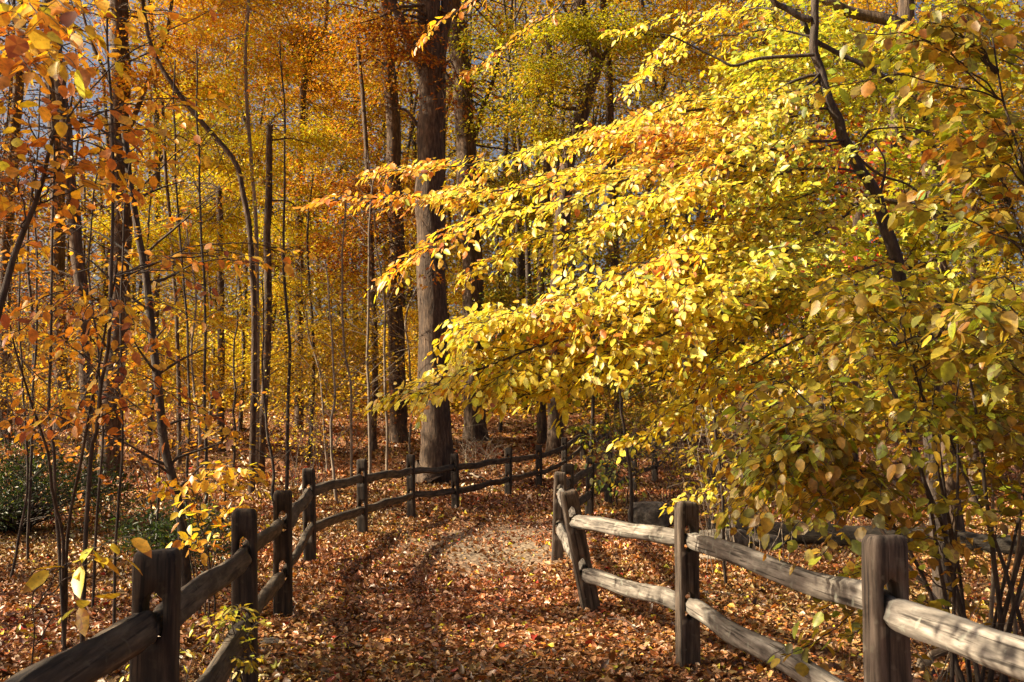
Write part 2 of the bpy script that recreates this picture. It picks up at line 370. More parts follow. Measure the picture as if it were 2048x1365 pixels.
tw = Tubes()
for i in range(240):
    yy = rs.uniform(6.3, 22); xx = rs.uniform(-.55, .55)*yy; a = rs.rand()*3.14; l = rs.uniform(.08, .45)
    z0 = float(terrain(xx, yy))+.03; dv = np.array([math.cos(a)*l, math.sin(a)*l, rs.uniform(-.01, .03)])
    tw.add(wob(curve([np.array([xx, yy, z0]), np.array([xx, yy, z0+.01])+dv*.5, np.array([xx, yy, z0])+dv], 6), .02*l*4, i), np.linspace(.0045, .002, 6)*rs.uniform(.7, 1.5), 4)
tag(tw.build('twig_litter', M_twig), 'thin dry twigs scattered through the fallen leaves', 'twigs', kind='stuff')

# ------------------------------------------------------------------ fences
def make_post(name, parent, base, top_z, w, dep, yaw, lean=(0, 0), holes=(), seed=0, mat=None):
    """one post, mortised through: hole axis is local Y; built as one skin with oval slots"""
    r = np.random.RandomState(seed)
    hw = w*.26
    us = [-w/2, -w*.42, -hw, hw, w*.42, w/2]
    zs = set([-.25, top_z-.035, top_z-.012, top_z])
    for z in np.arange(0, top_z-.06, .055): zs.add(round(float(z), 4))
    hl = []
    for hz in holes:
        h0, h1 = hz-.085, hz+.10
        zs = {z for z in zs if not (h0-.02 < z < h1+.02)}
        for t in np.linspace(0, 1, 8): zs.add(h0+(h1-h0)*t)
        hl.append((h0, h1))
    zs = sorted(zs); nz = len(zs); nu = len(us)
    def inhole(z): return any(a-1e-4 <= z <= b+1e-4 for a, b in hl)
    def hwid(z):
        for a, b in hl:
            if a-1e-4 <= z <= b+1e-4:
                t = (z-a)/(b-a); return hw*max(.12, math.sqrt(max(0, 1-(2*t-1)**4)))
        return hw
    ds = [-dep/2, -dep*.36, dep*.36, dep/2]; nd = len(ds)
    idx = {}; V = []
    def vert(i, j, k):
        key = (i, j, k)
        if key in idx: return idx[key]
        u = us[i]; z = zs[k]; d = ds[j]
        if i in (2, 3): u = math.copysign(hwid(z), u)
        # eased arrises
        if i in (0, nu-1) and j in (0, nd-1): u *= .93; d *= .93
        if z > top_z-.02:
            f = .93 if z < top_z-.005 else .82
            u *= f; d *= f
        co = Vector((u*7+seed, d*7, z*2.2)); 
        amp = .0055
        u2 = u+amp*mnoise.noise(co)+.002*mnoise.noise(co*6); d2 = d+amp*mnoise.noise(co+Vector((9, 3, 1)))
        z2 = z+(.016*mnoise.noise(Vector((u*14+seed, d*14, 5))) if k >= nz-2 else 0)
        idx[key] = len(V); V.append((u2, d2, z2)); return idx[key]
    solid = [[not (i == 2 and inhole(zs[k]) and inhole(zs[k+1])) for k in range(nz-1)] for i in range(nu-1)]
    Q = []
    for i in range(nu-1):
        for k in range(nz-1):
            if not solid[i][k]:
                continue
            for (j, fl) in ((0, 0), (nd-1, 1)):
                q = [vert(i, j, k), vert(i+1, j, k), vert(i+1, j, k+1), vert(i, j, k+1)]
                Q.append(q[::-1] if fl else q)
            for j in range(nd-1):
                if i == 0 or not solid[i-1][k]:
                    Q.append([vert(i, j+1, k), vert(i, j, k), vert(i, j, k+1), vert(i, j+1, k+1)])
                if i == nu-2 or not solid[i+1][k]:
                    Q.append([vert(i+1, j, k), vert(i+1, j+1, k), vert(i+1, j+1, k+1), vert(i+1, j, k+1)])
                if k == nz-2 or not solid[i][k+1]:
                    Q.append([vert(i, j, k+1), vert(i+1, j, k+1), vert(i+1, j+1, k+1), vert(i, j+1, k+1)])
                if k == 0 or not solid[i][k-1]:
                    Q.append([vert(i, j+1, k), vert(i+1, j+1, k), vert(i+1, j, k), vert(i, j, k)])
    o = mesh_obj(name, np.array(V), np.array(Q), mat or M_post_shade)
    o.matrix_world = Matrix.Translation(base) @ Matrix.Rotation(lean[0], 4, 'Y') @ Matrix.Rotation(lean[1], 4, 'X') @ Matrix.Rotation(yaw, 4, 'Z')
    mw = o.matrix_basis.copy(); o.parent = parent; o.matrix_parent_inverse = Matrix.Translation(-Vector(parent.location)); o.matrix_basis = mw
    return o

def make_rail(name, parent, a, b, hgt, thk, mat, seed=0, sag=.0, roll=0.0):
    r = np.random.RandomState(seed)
    a = Vector(a); b = Vector(b); L = (b-a).length
    prof = np.array([(-.5, -.40), (-.40, -.50), (-.05, -.47), (.22, -.52), (.47, -.36), (.50, -.05), (.44, .20), (.47, .36), (.12, .50), (-.14, .455), (-.42, .47), (-.46, .2), (-.53, -.02)])
    s_ = len(prof)
    prof = prof*np.array([thk, hgt])*(1+r.randn(s_, 2)*.05)
    n = 44; V = []
    for k in range(n+1):
        t = k/n; x = t*L
        e = min(t, 1-t)*L; tp = .45+.55*float(sstep(e/.22))
        cy = .022*mnoise.noise(Vector((x*1.1, seed*3.1, 0))); cz = .03*mnoise.noise(Vector((x*1.2, seed*2.3, 7)))-sag*math.sin(math.pi*t)
        tw = roll+.5*mnoise.noise(Vector((x*.6, seed, 3)))
        for m_, (py, pz) in enumerate(prof):
            nn = .006*mnoise.noise(Vector((x*2.2, m_*3+seed, 0)))+.0035*mnoise.noise(Vector((x*14, m_*5+seed, 1)))
            sc = tp*(1+.16*mnoise.noise(Vector((x*1.4, m_*.8+seed, 11)))+.05*mnoise.noise(Vector((x*6, m_*2.+seed, 4))))
            y, z = py*sc, pz*sc
            y, z = y*math.cos(tw)-z*math.sin(tw), y*math.sin(tw)+z*math.cos(tw)
            V.append((x+(.02*mnoise.noise(Vector((m_*2, seed, 9))) if k in (0, n) else 0), cy+y+nn, cz+z+nn))
    Q = []
    for k in range(n):
        for j in range(s_):
            j2 = (j+1) % s_; Q.append((k*s_+j, (k+1)*s_+j, (k+1)*s_+j2, k*s_+j2))
    V = np.array(V); Q = [np.array(Q), np.array([[*range(s_)], [n*s_+j for j in range(s_)][::-1]])]
    o = mesh_obj(name, V, Q, mat)
    d = (b-a).normalized(); zax = Vector((0, 0, 1)); yax = zax.cross(d).normalized(); zax = d.cross(yax)
    mw = Matrix((( d.x, yax.x, zax.x, a.x), (d.y, yax.y, zax.y, a.y), (d.z, yax.z, zax.z, a.z), (0, 0, 0, 1)))
    o.parent = parent; o.matrix_parent_inverse = Matrix.Translation(-Vector(parent.location)); o.matrix_basis = mw
    return o

def px_x(px, Y): return (px-1024)/F*Y/ (math.cos(PITCH)) * 1.0
# px, Y, top_z, width, lean(roll about view axis), upper hole z, lower hole z
LEFT = [(-1500, 1.0, 1.18, .15, 0, .93, .48), (317, 3.95, 1.185, .158, 0, .945, .46), (497, 6.4, 1.085, .145, -.02, .83, .40), (570, 8.9, 1.03, .15, -.02, .77, .36),
        (622, 12.0, 1.06, .135, -.03, .79, .38), (726, 14.9, 1.05, .135, -.02, .79, .37), (823, 17.6, 1.05, .13, -.02, .78, .37),
        (911, 19.6, 1.04, .13, -.02, .79, .38), (1016, 22.9, 1.05, .14, .02, .79, .38), (1078, 26.2, 1.05, .15, 0, .79, .38),
        (1129, 29.0, 1.08, .15, 0, .80, .4), (1166, 32.0, 1.05, .15, 0, .80, .4), (1215, 35.5, 1.05, .15, 0, .8, .4)]
RIGHT = [(2900, 1.9, 1.12, .15, 0, .93, .45), (1766, 4.15, 1.155, .148, 0, .90, .44), (1372, 7.05, 1.07, .14, 0.0, .83, .39), (1181, 9.0, 1.02, .15, -.19, .79, .35),
         (1114, 12.6, 1.03, .14, .04, .79, .37), (1134, 15.4, 1.03, .15, .03, .79, .38), (1178, 18.0, 1.04, .14, .03, .80, .38),
         (1217, 20.4, 1.04, .15, 0, .80, .38), (1268, 24.6, 1.04, .15, 0, .80, .4), (1310, 27.8, 1.2, .15, 0, .82, .42), (1350, 31, 1.05, .15, 0, .8, .4)]
def fence(specs, label, railmats, seed, fat):
    P = []
    for (px, Y, tz, w, ln, hu, hl_) in specs:
        p = at(px, 1000, Y); p[2] = float(terrain(p[0], p[1])); P.append(p)
    root = thing('split_rail_fence', label, 'fence', P[1])
    def tops(i, h):   # point on a leaning post at height h
        ln = specs[i][4]
        return Vector((P[i][0]+math.sin(ln)*h, P[i][1], P[i][2]+h*math.cos(ln)))
    for i, (px, Y, tz, w, ln, hu, hl_) in enumerate(specs):
        a = P[max(i-1, 0)]; b = P[min(i+1, len(P)-1)]; d = b-a
        yaw = math.atan2(d[1], d[0])-math.pi/2
        lb = None
        o = make_post('post', root, Vector(P[i]), tz, w, w*.85, yaw, (ln, random.uniform(-.01, .01)), (hu, hl_), seed+i, M_post_lit if seed == 41 and i < 5 else M_post_shade)
        if abs(ln) > .1: o['label'] = 'post leaning sharply to the left out of line'
    for i in range(len(specs)-1):
        for q, (ka, kb) in enumerate(((specs[i][5], specs[i+1][5]), (specs[i][6], specs[i+1][6]))):
            A = tops(i, ka-.02*(i % 2)); B = tops(i+1, kb-.02*((i+1) % 2)); d = (B-A).normalized()
            sd = Vector((d.y, -d.x, 0))*.012*(1 if i % 2 else -1)
            A2 = A-d*.07+sd; B2 = B+d*.07+sd
            th = fat*random.uniform(.92, 1.08)
            make_rail('rail', root, A2, B2, th, th*.62, railmats[q](i), seed*3+i*2+q, sag=random.uniform(-.008, .014), roll=random.uniform(-.5, .5))
    return root
fence(LEFT, 'shade-darkened weathered split rail fence curving along the left edge of the path', (lambda i: M_rail_shade, lambda i: M_rail_shade), 11, .112)
fence(RIGHT, 'sunlit grey split rail fence on the right of the path with one leaning post', (lambda i: M_rail if i < 4 else M_rail_shade, lambda i: M_rail if i < 4 else M_rail_shade), 41, .118)

# ------------------------------------------------------------------ trees
LIMBS_PER = 1
def cloud(lv, tb, c, rad, dens, L, palette, root=None, mask=True, shape='simple', flat=.5, csize=.85, limb=.02, cj=.28, gaps=0.0, tsides=4):
    """foliage mass: flattish leaf sprays scattered through an ellipsoid, carried on thin limbs from root"""
    c = np.asarray(c, float); rad = np.asarray(rad, float)
    area = math.pi*rad[0]*rad[2]
    nl = int(dens*area/(L*L*.30))
    ncl = max(4, int(area/(csize*csize)*1.1))
    u = rs.randn(ncl, 3); u = norm(u)*(rs.rand(ncl, 1)**.38)
    cc = c+u*rad
    per = max(3, nl//ncl)
    cnt = np.maximum(2, (per*np.exp(rs.randn(ncl)*.55)).astype(int))
    idx = np.repeat(np.arange(ncl), cnt); N = len(idx)
    tilt = rs.randn(ncl, 2)*.22
    off = rs.randn(N, 3)*np.array([csize*.62, csize*.62, csize*.62*flat*.42])
    off[:, 2] += off[:, 0]*tilt[idx, 0]+off[:, 1]*tilt[idx, 1]-.12*(off[:, 0]**2+off[:, 1]**2)/csize
    pos = cc[idx]+off
    if mask:
        k = thin(pos); pos = pos[k]; idx = idx[k]; off = off[k]; N = len(pos)
    if N == 0: return
    a = np.arctan2(off[:, 1], off[:, 0])+rs.randn(N)*.7
    d = np.stack([np.cos(a), np.sin(a), -.35+rs.randn(N)*.35], 1)
    nn = np.stack([rs.randn(N)*.45, rs.randn(N)*.45, np.ones(N)], 1)
    col = pal(palette, N)*np.exp(rs.randn(ncl, 1)[idx]*cj)
    LL = L*np.exp(rs.randn(N)*.2)
    lv.add(pos, d, nn, LL, LL*.62, np.clip(col*[.84, .84, .6], .01, .88), shape)
    if root is not None and tb is not None:
        rt = np.asarray(root, float)
        kk = min(ncl, 34)
        for i in rs.choice(ncl, kk, replace=False):
            e = cc[i]; s0 = rt[np.argmin(np.linalg.norm(rt-e-np.array([0, 0, 1.0]), axis=1))] if rt.ndim == 2 else rt
            mid = (s0+e)/2+rs.randn(3)*.12*np.linalg.norm(e-s0)+np.array([0, 0, .12*np.linalg.norm(e-s0)])
            pts = wob(curve([s0, mid, e], 9), .05*np.linalg.norm(e-s0), rs.randint(1e6))
            tb.add(pts, np.linspace(limb, limb*.25, 9), tsides)

def tree(name, label, cat, path, Y, wpx, crowns=(), top=None, mat=M_bark, sides=10, rough=.08, flare=.5, limbs=(), group=None, height=None, lsz=None):
    """path: pixel points from the ground up; Y distance (number or one per point); wpx: trunk width in px at bottom/top"""
    Ys = [Y]*len(path) if np.ndim(Y) == 0 else Y
    pts = [at(p[0], p[1], y) for p, y in zip(path, Ys)]
    b = pts[0].copy(); gz = float(terrain(b[0], b[1])); 
    if abs(b[2]-gz) > .02: b[2] = gz; pts[0] = b
    pts[0][2] -= .06
    if top is not None:   # carry the trunk on above the frame
        d = pts[-1]-pts[-2]; d = d/np.linalg.norm(d); d = norm(d*.4+np.array([0, 0, 1.]))
        pts.append(pts[-1]+d*(top-pts[-1][2]))
    n = max(12, int(np.linalg.norm(pts[-1]-pts[0])/.35))
    cv = curve(pts, n); 
    w0, w1 = wpx[0]*Ys[0]/F/2, wpx[1]*Ys[-1]/F/2
    tt = np.linspace(0, 1, n); rad = w0*(1-tt)+w1*tt
    if top is not None: rad = np.where(cv[:, 2] > at(0, 0, Ys[-1])[2], np.maximum(w1*.25, rad*np.clip(1-.6*(cv[:, 2]-at(0, 0, Ys[-1])[2])/max(1, top-at(0, 0, Ys[-1])[2]), .2, 1)), rad)
    cv = wob(cv, w0*.18, len(label))
    root = thing(name, label, cat, (cv[0][0], cv[0][1], gz), group)
    tb = Tubes(); tb.add(cv, rad, sides, rough, len(label), flare)
    if top is None: tb.add([cv[-1], cv[-1]+(cv[-1]-cv[-2])*.25], [rad[-1], rad[-1]*.15], sides)
    for (lp, lY, lw) in limbs:
        lpts = [at(p[0], p[1], y) for p, y in zip(lp, [lY]*len(lp) if np.ndim(lY) == 0 else lY)]
        lc = wob(curve(lpts, 12), .02, len(lp)*7+int(lw[0]))
        y0 = lY if np.ndim(lY) == 0 else lY[0]
        tb.add(lc, np.linspace(lw[0], lw[1], 12)*y0/F/2, 7, .06)
    lv = Leaves()
    for cr in crowns:
        kw = dict(cr[6]) if len(cr) > 6 else {}
        px, py, cY, rx, ry, palette = cr[:6]
        c = at(px, py, cY); k = cY/F
        dens = kw.pop('dens', .8)*1.55; L = kw.pop('L', lsz or .10); dy = kw.pop('dy', max(1.2, .6*rx*k))
        cloud(lv, tb, c, (rx*k, dy, ry*k), dens, L, palette, cv[n//4:], limb=max(.012, w0*.12), **kw)
    tb.build('trunk', mat, root)
    if lv.n: lv.build('crown', M_leaf, root)
    return root

YG = {'yellow': 3, 'gold': 3, 'lime': .6}; GO = {'gold': 3, 'orange': 2, 'yellow': 1}; OR = {'orange': 3, 'rust': 1.2, 'gold': 1.5}
RU = {'rust': 3, 'orange': 1, 'brown': 1}; LI = {'lime': 3, 'yellow': 1.5, 'olive': 1.5}; OL = {'olive': 2, 'lime': 1, 'ochre': 1, 'gold': .6}
# --- the tall trunks
tree('oak_tree', 'thick straight forked oak trunk behind the bend in the left fence', 'tree',
     [(873, 962), (872, 900), (868, 700), (862, 450), (864, 250), (866, 130), (856, 0)], 28, (66, 44),
     [(800, 60, 27, 130, 90, RU, dict(dens=.5)), (960, 40, 28, 90, 60, {'rust': 1, 'lime': 1, 'gold': 1}, dict(dens=.3)), (860, 190, 26.5, 90, 45, {'rust': 3, 'orange': 1}, dict(dens=.28, L=.12)), (865, 570, 26, 70, 30, {'rust': 3, 'orange': 1}, dict(dens=.22, L=.12)),
      (860, -330, 28, 420, 260, GO, dict(dens=.7, L=.14))],
     top=19, sides=20, rough=.08, flare=1.05,
     limbs=[([(862, 170), (835, 120), (805, 50), (775, -20)], 28, (26, 16)), ([(866, 160), (888, 60), (893, -30)], 28, (30, 22)), ([(862, 140), (850, 70), (838, -20)], 27.8, (24, 14)), ([(838, 255), (815, 225), (780, 215)], 28, (8, 4))])
tree('tree', 'straight grey trunk just left of the forked oak, mossy at its foot', 'tree',
     [(800, 878), (795, 780), (790, 600), (792, 430), (785, 250), (775, 100), (768, 0)], 36, (36, 24),
     [(720, 120, 35, 120, 110, OR, dict(dens=.55)), (690, -260, 36, 350, 230, GO, dict(dens=.6, L=.15)), (740, 500, 35, 80, 90, RU, dict(dens=.4))], top=19, sides=12)
tree('tree', 'dark upright trunk just right of the forked oak', 'tree',
     [(952, 850), (950, 700), (946, 520), (935, 350), (925, 200), (912, 60), (905, 0)], 37, (44, 36),
     [(1010, 130, 36, 90, 150, LI, dict(dens=.6)), (1050, -220, 37, 340, 200, GO, dict(dens=.6, L=.15)), (1040, 400, 37, 80, 120, OL, dict(dens=.8))], top=20, sides=12,
     limbs=[([(936, 330), (960, 230), (990, 150), (1005, 60)], 37, (12, 6)), ([(925, 180), (890, 150), (850, 60)], 37.5, (16, 8))])
tree('tree', 'dark sinuous trunk bending behind the top of the yellow boughs', 'tree',
     [(1110, 865), (1112, 700), (1120, 480), (1140, 300), (1168, 210), (1188, 150), (1186, 80), (1160, 0)], 33, (34, 24),
     [(1180, 60, 32, 150, 110, LI, dict(dens=.7)), (1090, 220, 33, 120, 110, OL, dict(dens=.7)), (1180, -200, 33, 340, 200, GO, dict(dens=.5, L=.15))], top=19, sides=10,
     limbs=[([(1188, 150), (1215, 100), (1260, 70), (1330, 75)], 33, (12, 6)), ([(1165, 220), (1120, 215), (1085, 190), (1070, 150)], 33, (9, 4)), ([(1190, 110), (1150, 60), (1125, 10)], 33, (10, 5))])
tree('tree', 'dark rough trunk near the left edge, leaning slightly left', 'tree',
     [(184, 905), (176, 800), (165, 650), (152, 480), (135, 320), (122, 180), (112, 0)], 21, (28, 20),
     [(80, 330, 20, 130, 160, {'rust': 2, 'orange': 2, 'brown': 2}, dict(dens=.2)), (60, -330, 22, 420, 260, GO, dict(dens=.8, L=.13)), (-520, -240, 22, 380, 330, GO, dict(dens=.9, L=.14, dy=5))], top=17, sides=12,
     limbs=[([(140, 380), (80, 330), (0, 320)], 21, (8, 4)), ([(160, 560), (90, 540), (0, 560)], 21, (6, 3)), ([(150, 460), (60, 455), (-20, 440)], 21, (5, 2)), ([(125, 200), (60, 120), (-10, 70)], 21, (8, 3)), ([(128, 260), (70, 255), (-20, 270)], 21, (5, 2))])
tree('tree', 'broad dark trunk rising behind the slim forked sapling at left', 'tree',
     [(218, 905), (226, 780), (238, 600), (240, 450), (240, 250), (240, 100), (238, 0)], 27, (44, 34),
     [(330, 110, 26, 130, 110, OR, dict(dens=.5)), (250, -360, 27, 420, 280, GO, dict(dens=.8, L=.14)), (-300, -300, 28, 350, 320, GO, dict(dens=.8, L=.15, dy=5))], top=19, sides=12,
     limbs=[([(240, 300), (280, 200), (330, 80), (345, 0)], 27, (12, 7)), ([(240, 200), (190, 100), (160, 0)], 27, (9, 5))])
tree('tree', 'broad shadowed trunk standing second from the left edge', 'tree',
     [(122, 890), (120, 700), (116, 520), (112, 300), (100, 120), (96, 0)], 38, (32, 22),
     [(60, 620, 36, 130, 130, {'brown': 2, 'rust': 2, 'gold': 1}, dict(dens=.35)), (40, 120, 38, 130, 130, {'brown': 2, 'orange': 1, 'gold': 1}, dict(dens=.12)), (60, -300, 38, 300, 200, GO, dict(dens=.5, L=.15))], top=21)
tree('tree', 'black mossy trunk at the extreme left edge of the woods', 'tree',
     [(12, 880), (8, 700), (14, 500), (26, 300), (40, 120), (44, 0)], 34, (26, 18),
     [(20, 400, 33, 130, 150, {'brown': 3, 'rust': 1}, dict(dens=.4)), (-60, 700, 33, 160, 120, {'brown': 2, 'gold': 2}, dict(dens=.5))], top=18)
tree('tree', 'slim dark trunk with a broken stubby top amid bright yellow leaves', 'tree',
     [(522, 850), (532, 730), (536, 620), (534, 480), (536, 400), (539, 320), (539, 252)], 29, (17, 13),
     [(600, 600, 30, 120, 120, YG, dict(dens=.9)), (590, 330, 31, 110, 90, YG, dict(dens=.9))], sides=9,
     limbs=[([(538, 280), (580, 278), (630, 292)], 29, (4, 2)), ([(537, 400), (580, 405), (620, 440)], 29, (4, 2))])
tree('tree', 'curving dark trunk that arches up and left over yellow foliage', 'tree',
     [(505, 885), (508, 757), (509, 621), (500, 470), (486, 390), (470, 325), (410, 253), (355, 185), (307, 102), (285, 0)], 24, (13, 8),
     [(380, 330, 25, 120, 110, YG, dict(dens=.9)), (420, 560, 26, 110, 110, YG, dict(dens=.9))], sides=8, top=13)
tree('tree', 'pale slender trunk rising full height beside the arching trunk', 'tree',
     [(514, 880), (516, 700), (512, 458), (504, 342), (493, 205), (492, 102), (496, 0)], 27, (9, 6),
     [(430, 90, 27, 130, 90, GO, dict(dens=.8)), (560, 130, 28, 120, 100, {'gold': 2, 'orange': 2, 'lime': .6}, dict(dens=.8))], top=15, mat=M_pale, sides=7)
tree('tree', 'short dark trunk standing against the brightest yellow leaves', 'tree',
     [(444, 860), (442, 700), (441, 560), (440, 460), (439, 378)], 33, (15, 13),
     [(450, 450, 35, 130, 120, YG, dict(dens=1.0)), (300, 470, 35, 120, 130, YG, dict(dens=.9))], sides=8)
tree('tree', 'slim grey trunk with bark lit on one side, left of the short dark trunk', 'tree',
     [(360, 870), (358, 792), (354, 655), (348, 552), (341, 450), (330, 330), (325, 200)], 30, (9, 6),
     [(330, 640, 31, 110, 110, {'gold': 3, 'ochre': 2}, dict(dens=.7)), (290, 300, 31, 100, 90, GO, dict(dens=.7))], sides=7)
tree('tree', 'Y forked tree high among the orange crowns', 'tree',
     [(596, 860), (600, 600), (598, 380), (603, 230), (612, 130)], 40, (18, 14),
     [(560, 40, 39, 150, 110, {'orange': 3, 'gold': 3}, dict(dens=.9)), (680, 260, 40, 110, 110, {'gold': 3, 'olive': 1, 'rust': 1}, dict(dens=.8)), (600, 500, 40, 150, 130, YG, dict(dens=.9))],
     limbs=[([(612, 140), (590, 95), (560, 60)], 40, (11, 5)), ([(612, 140), (630, 100), (650, 60), (655, 0)], 40, (12, 6))], sides=8)
tree('tree', 'upright trunk half hidden by rust coloured leaves left of the oak', 'tree',
     [(748, 840), (750, 700), (745, 560), (738, 400), (728, 220), (715, 80)], 34, (13, 8),
     [(700, 470, 34, 90, 120, RU, dict(dens=.65)), (680, 350, 36, 90, 100, {'gold': 2, 'rust': 2}, dict(dens=.7)), (700, 700, 34, 90, 90, {'gold': 2, 'ochre': 2}, dict(dens=.7))], sides=8)
tree('tree', 'tree behind the yellow boughs with two dark stems near the far fence', 'tree',
     [(1084, 868), (1082, 760), (1080, 600), (1090, 400), (1100, 200), (1098, 60)], 36, (20, 12),
     [(1080, 640, 36, 110, 120, {'green': 2, 'olive': 3, 'ochre': 1}, dict(dens=.9)), (1140, 480, 35, 120, 90, OL, dict(dens=.8))], sides=8)
tree('tree', 'straight trunk seen through thin leaves right of the sinuous trunk', 'tree',
     [(1240, 880), (1235, 700), (1228, 480), (1222, 300), (1215, 100), (1205, 0)], 38, (20, 14),
     [(1330, 120, 37, 130, 130, {'gold': 2, 'olive': 1, 'yellow': 1}, dict(dens=.8)), (1260, 300, 37, 130, 90, {'gold': 2, 'rust': 1, 'olive': 1}, dict(dens=.7)), (1230, 700, 36, 130, 110, {'green': 1, 'olive': 2, 'ochre': 2}, dict(dens=.9)), (1300, -160, 38, 300, 160, GO, dict(dens=.5, L=.15))], top=18)
tree('tree', 'grey leaning trunk glimpsed high among gold leaves in the upper right', 'tree',
     [(1430, 880), (1440, 700), (1450, 480), (1480, 280), (1525, 120), (1550, 0)], 30, (24, 18),
     [(1450, 60, 29, 140, 110, {'gold': 2, 'orange': 1, 'yellow': 1}, dict(dens=.7)), (1480, 330, 29, 140, 130, {'rust': 2, 'olive': 2, 'brown': 1}, dict(dens=.8)), (1420, 560, 29, 120, 120, OL, dict(dens=.8)), (1500, -200, 30, 300, 180, GO, dict(dens=.5, L=.15))], top=17)
tree('tree', 'dark trunk behind the red leaved shrub on the right', 'tree',
     [(1420, 905), (1432, 780), (1425, 600), (1455, 440), (1465, 300), (1500, 150)], 26, (16, 10),
     [(1400, 760, 26, 130, 90, {'ochre': 2, 'olive': 2, 'rust': 1}, dict(dens=.6)), (1550, 500, 25, 120, 110, {'olive': 2, 'rust': 2}, dict(dens=.6))])
tree('tree', 'tall trunk deep in shade behind the lime leaves at upper right', 'tree',
     [(1700, 900), (1705, 650), (1720, 400), (1780, 290), (1800, 120), (1806, 0)], 24, (26, 20),
     [(1700, 300, 26, 150, 150, {'rust': 1, 'red': .5, 'olive': 2, 'gold': 1}, dict(dens=.8)), (1780, 700, 26, 160, 150, {'olive': 2, 'ochre': 2, 'brown': 1}, dict(dens=.8)), (1900, 350, 26, 150, 180, {'ochre': 2, 'gold': 1, 'rust': 1}, dict(dens=.8)), (1850, 60, 26, 180, 120, GO, dict(dens=.8))], top=15)
tree('tree', 'straight brown trunk near the right edge, deep behind ochre leaves', 'tree',
     [(1950, 930), (1945, 700), (1940, 450), (1935, 200), (1930, 0)], 20, (22, 16),
     [(1980, 640, 21, 150, 170, {'ochre': 2, 'olive': 2}, dict(dens=.6)), (2000, 200, 20, 130, 200, {'ochre': 2, 'gold': 1}, dict(dens=.6)), (2050, -200, 20, 250, 160, GO, dict(dens=.4))], top=13)

# --- more crowns closing the middle distance (understorey, one thing each)
MID = [
 ('understorey maple with layered gold leaves low at the left', 300, 33, [(250, 720, 120, 80, {'gold': 3, 'ochre': 2}), (380, 740, 100, 70, {'gold': 3, 'ochre': 2})]),
 ('understorey maple with pale gold leaves between the two left trunks', 60, 30, [(60, 780, 110, 60, {'gold': 2, 'ochre': 3}), (180, 740, 60, 90, {'gold': 2, 'ochre': 2})]),
 ('bright yellow maple filling the gap left of the broken top trunk', 480, 38, [(480, 700, 110, 80, YG), (470, 320, 110, 100, YG), (400, 200, 100, 80, {'gold': 2, 'lime': 1})]),
 ('yellow sapling clump behind the pale twin stems', 620, 32, [(620, 720, 90, 80, {'gold': 3, 'olive': 1}), (690, 620, 80, 80, {'gold': 2, 'olive': 2})]),
 ('orange crowned tree high above the slim trunks', 420, 43, [(350, 30, 160, 90, OR), (650, 150, 120, 90, {'orange': 2, 'gold': 2})]),
 ('pale gold tree low behind the foot of the forked oak', 850, 42, [(830, 700, 80, 90, {'gold': 2, 'ochre': 1}), (900, 560, 80, 120, {'olive': 1, 'gold': 1}), (830, 400, 70, 120, {'rust': 1, 'gold': 1, 'brown': 1})]),
 ('olive green young tree over the far end of the fence', 1180, 31, [(1190, 830, 90, 50, {'green': 2, 'olive': 2}), (1260, 840, 90, 40, {'olive': 2, 'ochre': 2}), (1140, 780, 70, 50, {'green': 2, 'olive': 2})]),
 ('lime and gold young tree beyond the bend in the path', 1000, 40, [(1000, 620, 80, 110, {'olive': 2, 'gold': 1, 'green': 1}), (990, 780, 60, 30, {'ochre': 1, 'brown': 1})]),
 ('gold leaved tree behind the right hand shrubs', 1600, 27, [(1600, 780, 150, 100, {'gold': 1, 'ochre': 2, 'olive': 1}), (1600, 130, 130, 120, {'gold': 2, 'lime': 1})]),
 ('brown twiggy tree with few leaves at the left edge', -20, 26, [(0, 480, 130, 110, {'brown': 3, 'rust': 1}), (-60, 120, 130, 160, {'brown': 2, 'gold': 1})]),
]
for lab, px, Y, cr in MID:
    tree('understorey_tree', lab, 'tree', [(px, 860), (px+8, 700), (px-5, 500), (px+6, 350)], Y, (9, 3), [(a, b, Y+random.uniform(-1, 1), c, d, p, dict(dens=.3 if px < 0 else .85)) for a, b, c, d, p in cr], mat=M_bark2, sides=6)

# --- unseen trees added outside the picture, towards the sun, to shade the foreground
SHADE_TREES = [('unseen shade oak added left of the fence with its crown towards the path', -14.5, 10, 10.5, 4.2), ('unseen oak added ahead left, its crown shading the clearing', -16.5, 16, 11.5, 4.5), ('unseen shade oak added well beyond the left edge of view', -20, 11, 14, 5),
       ('unseen high crowned beech added for shade left of the photographer', -14.5, 4.5, 10, 4.0), ('unseen shade oak added far to the left of the hillside', -19, 23, 13, 5), ('unseen shade oak added beside the photographer', -19, 3.5, 14, 5), ('unseen shade oak added left of the evergreen shrub', -22, 17, 15, 5), ('unseen shade oak added far left of the distant fence posts', -21, 29, 14, 5)]
for lab, x, y, h, r in SHADE_TREES:
    root = thing('oak_tree', lab, 'tree', (x, y, float(terrain(x, y))), 'unseen trees added to shade the clearing')  # each oak_tree made here is an unseen tree added for shade
    xx = x-2.5 if x > -7 else x
    tb = Tubes(); p = wob(curve([(xx*1.25-1, y-1.5, -.1), (xx*1.15-.5, y-.8, h*.45), (x, y, h*1.1)], 24), .08, int(h)); tb.add(p, np.linspace(.22, .06, 24), 10, .08, 3, .5)
    lv = Leaves()
    cloud(lv, tb, (x, y, h), (r, r, h*.26), 1.15, .135, GO, p[10:], csize=1.0, flat=.9, limb=.02)
    tb.build('trunk', M_bark, root); lv.build('crown', M_leaf, root)

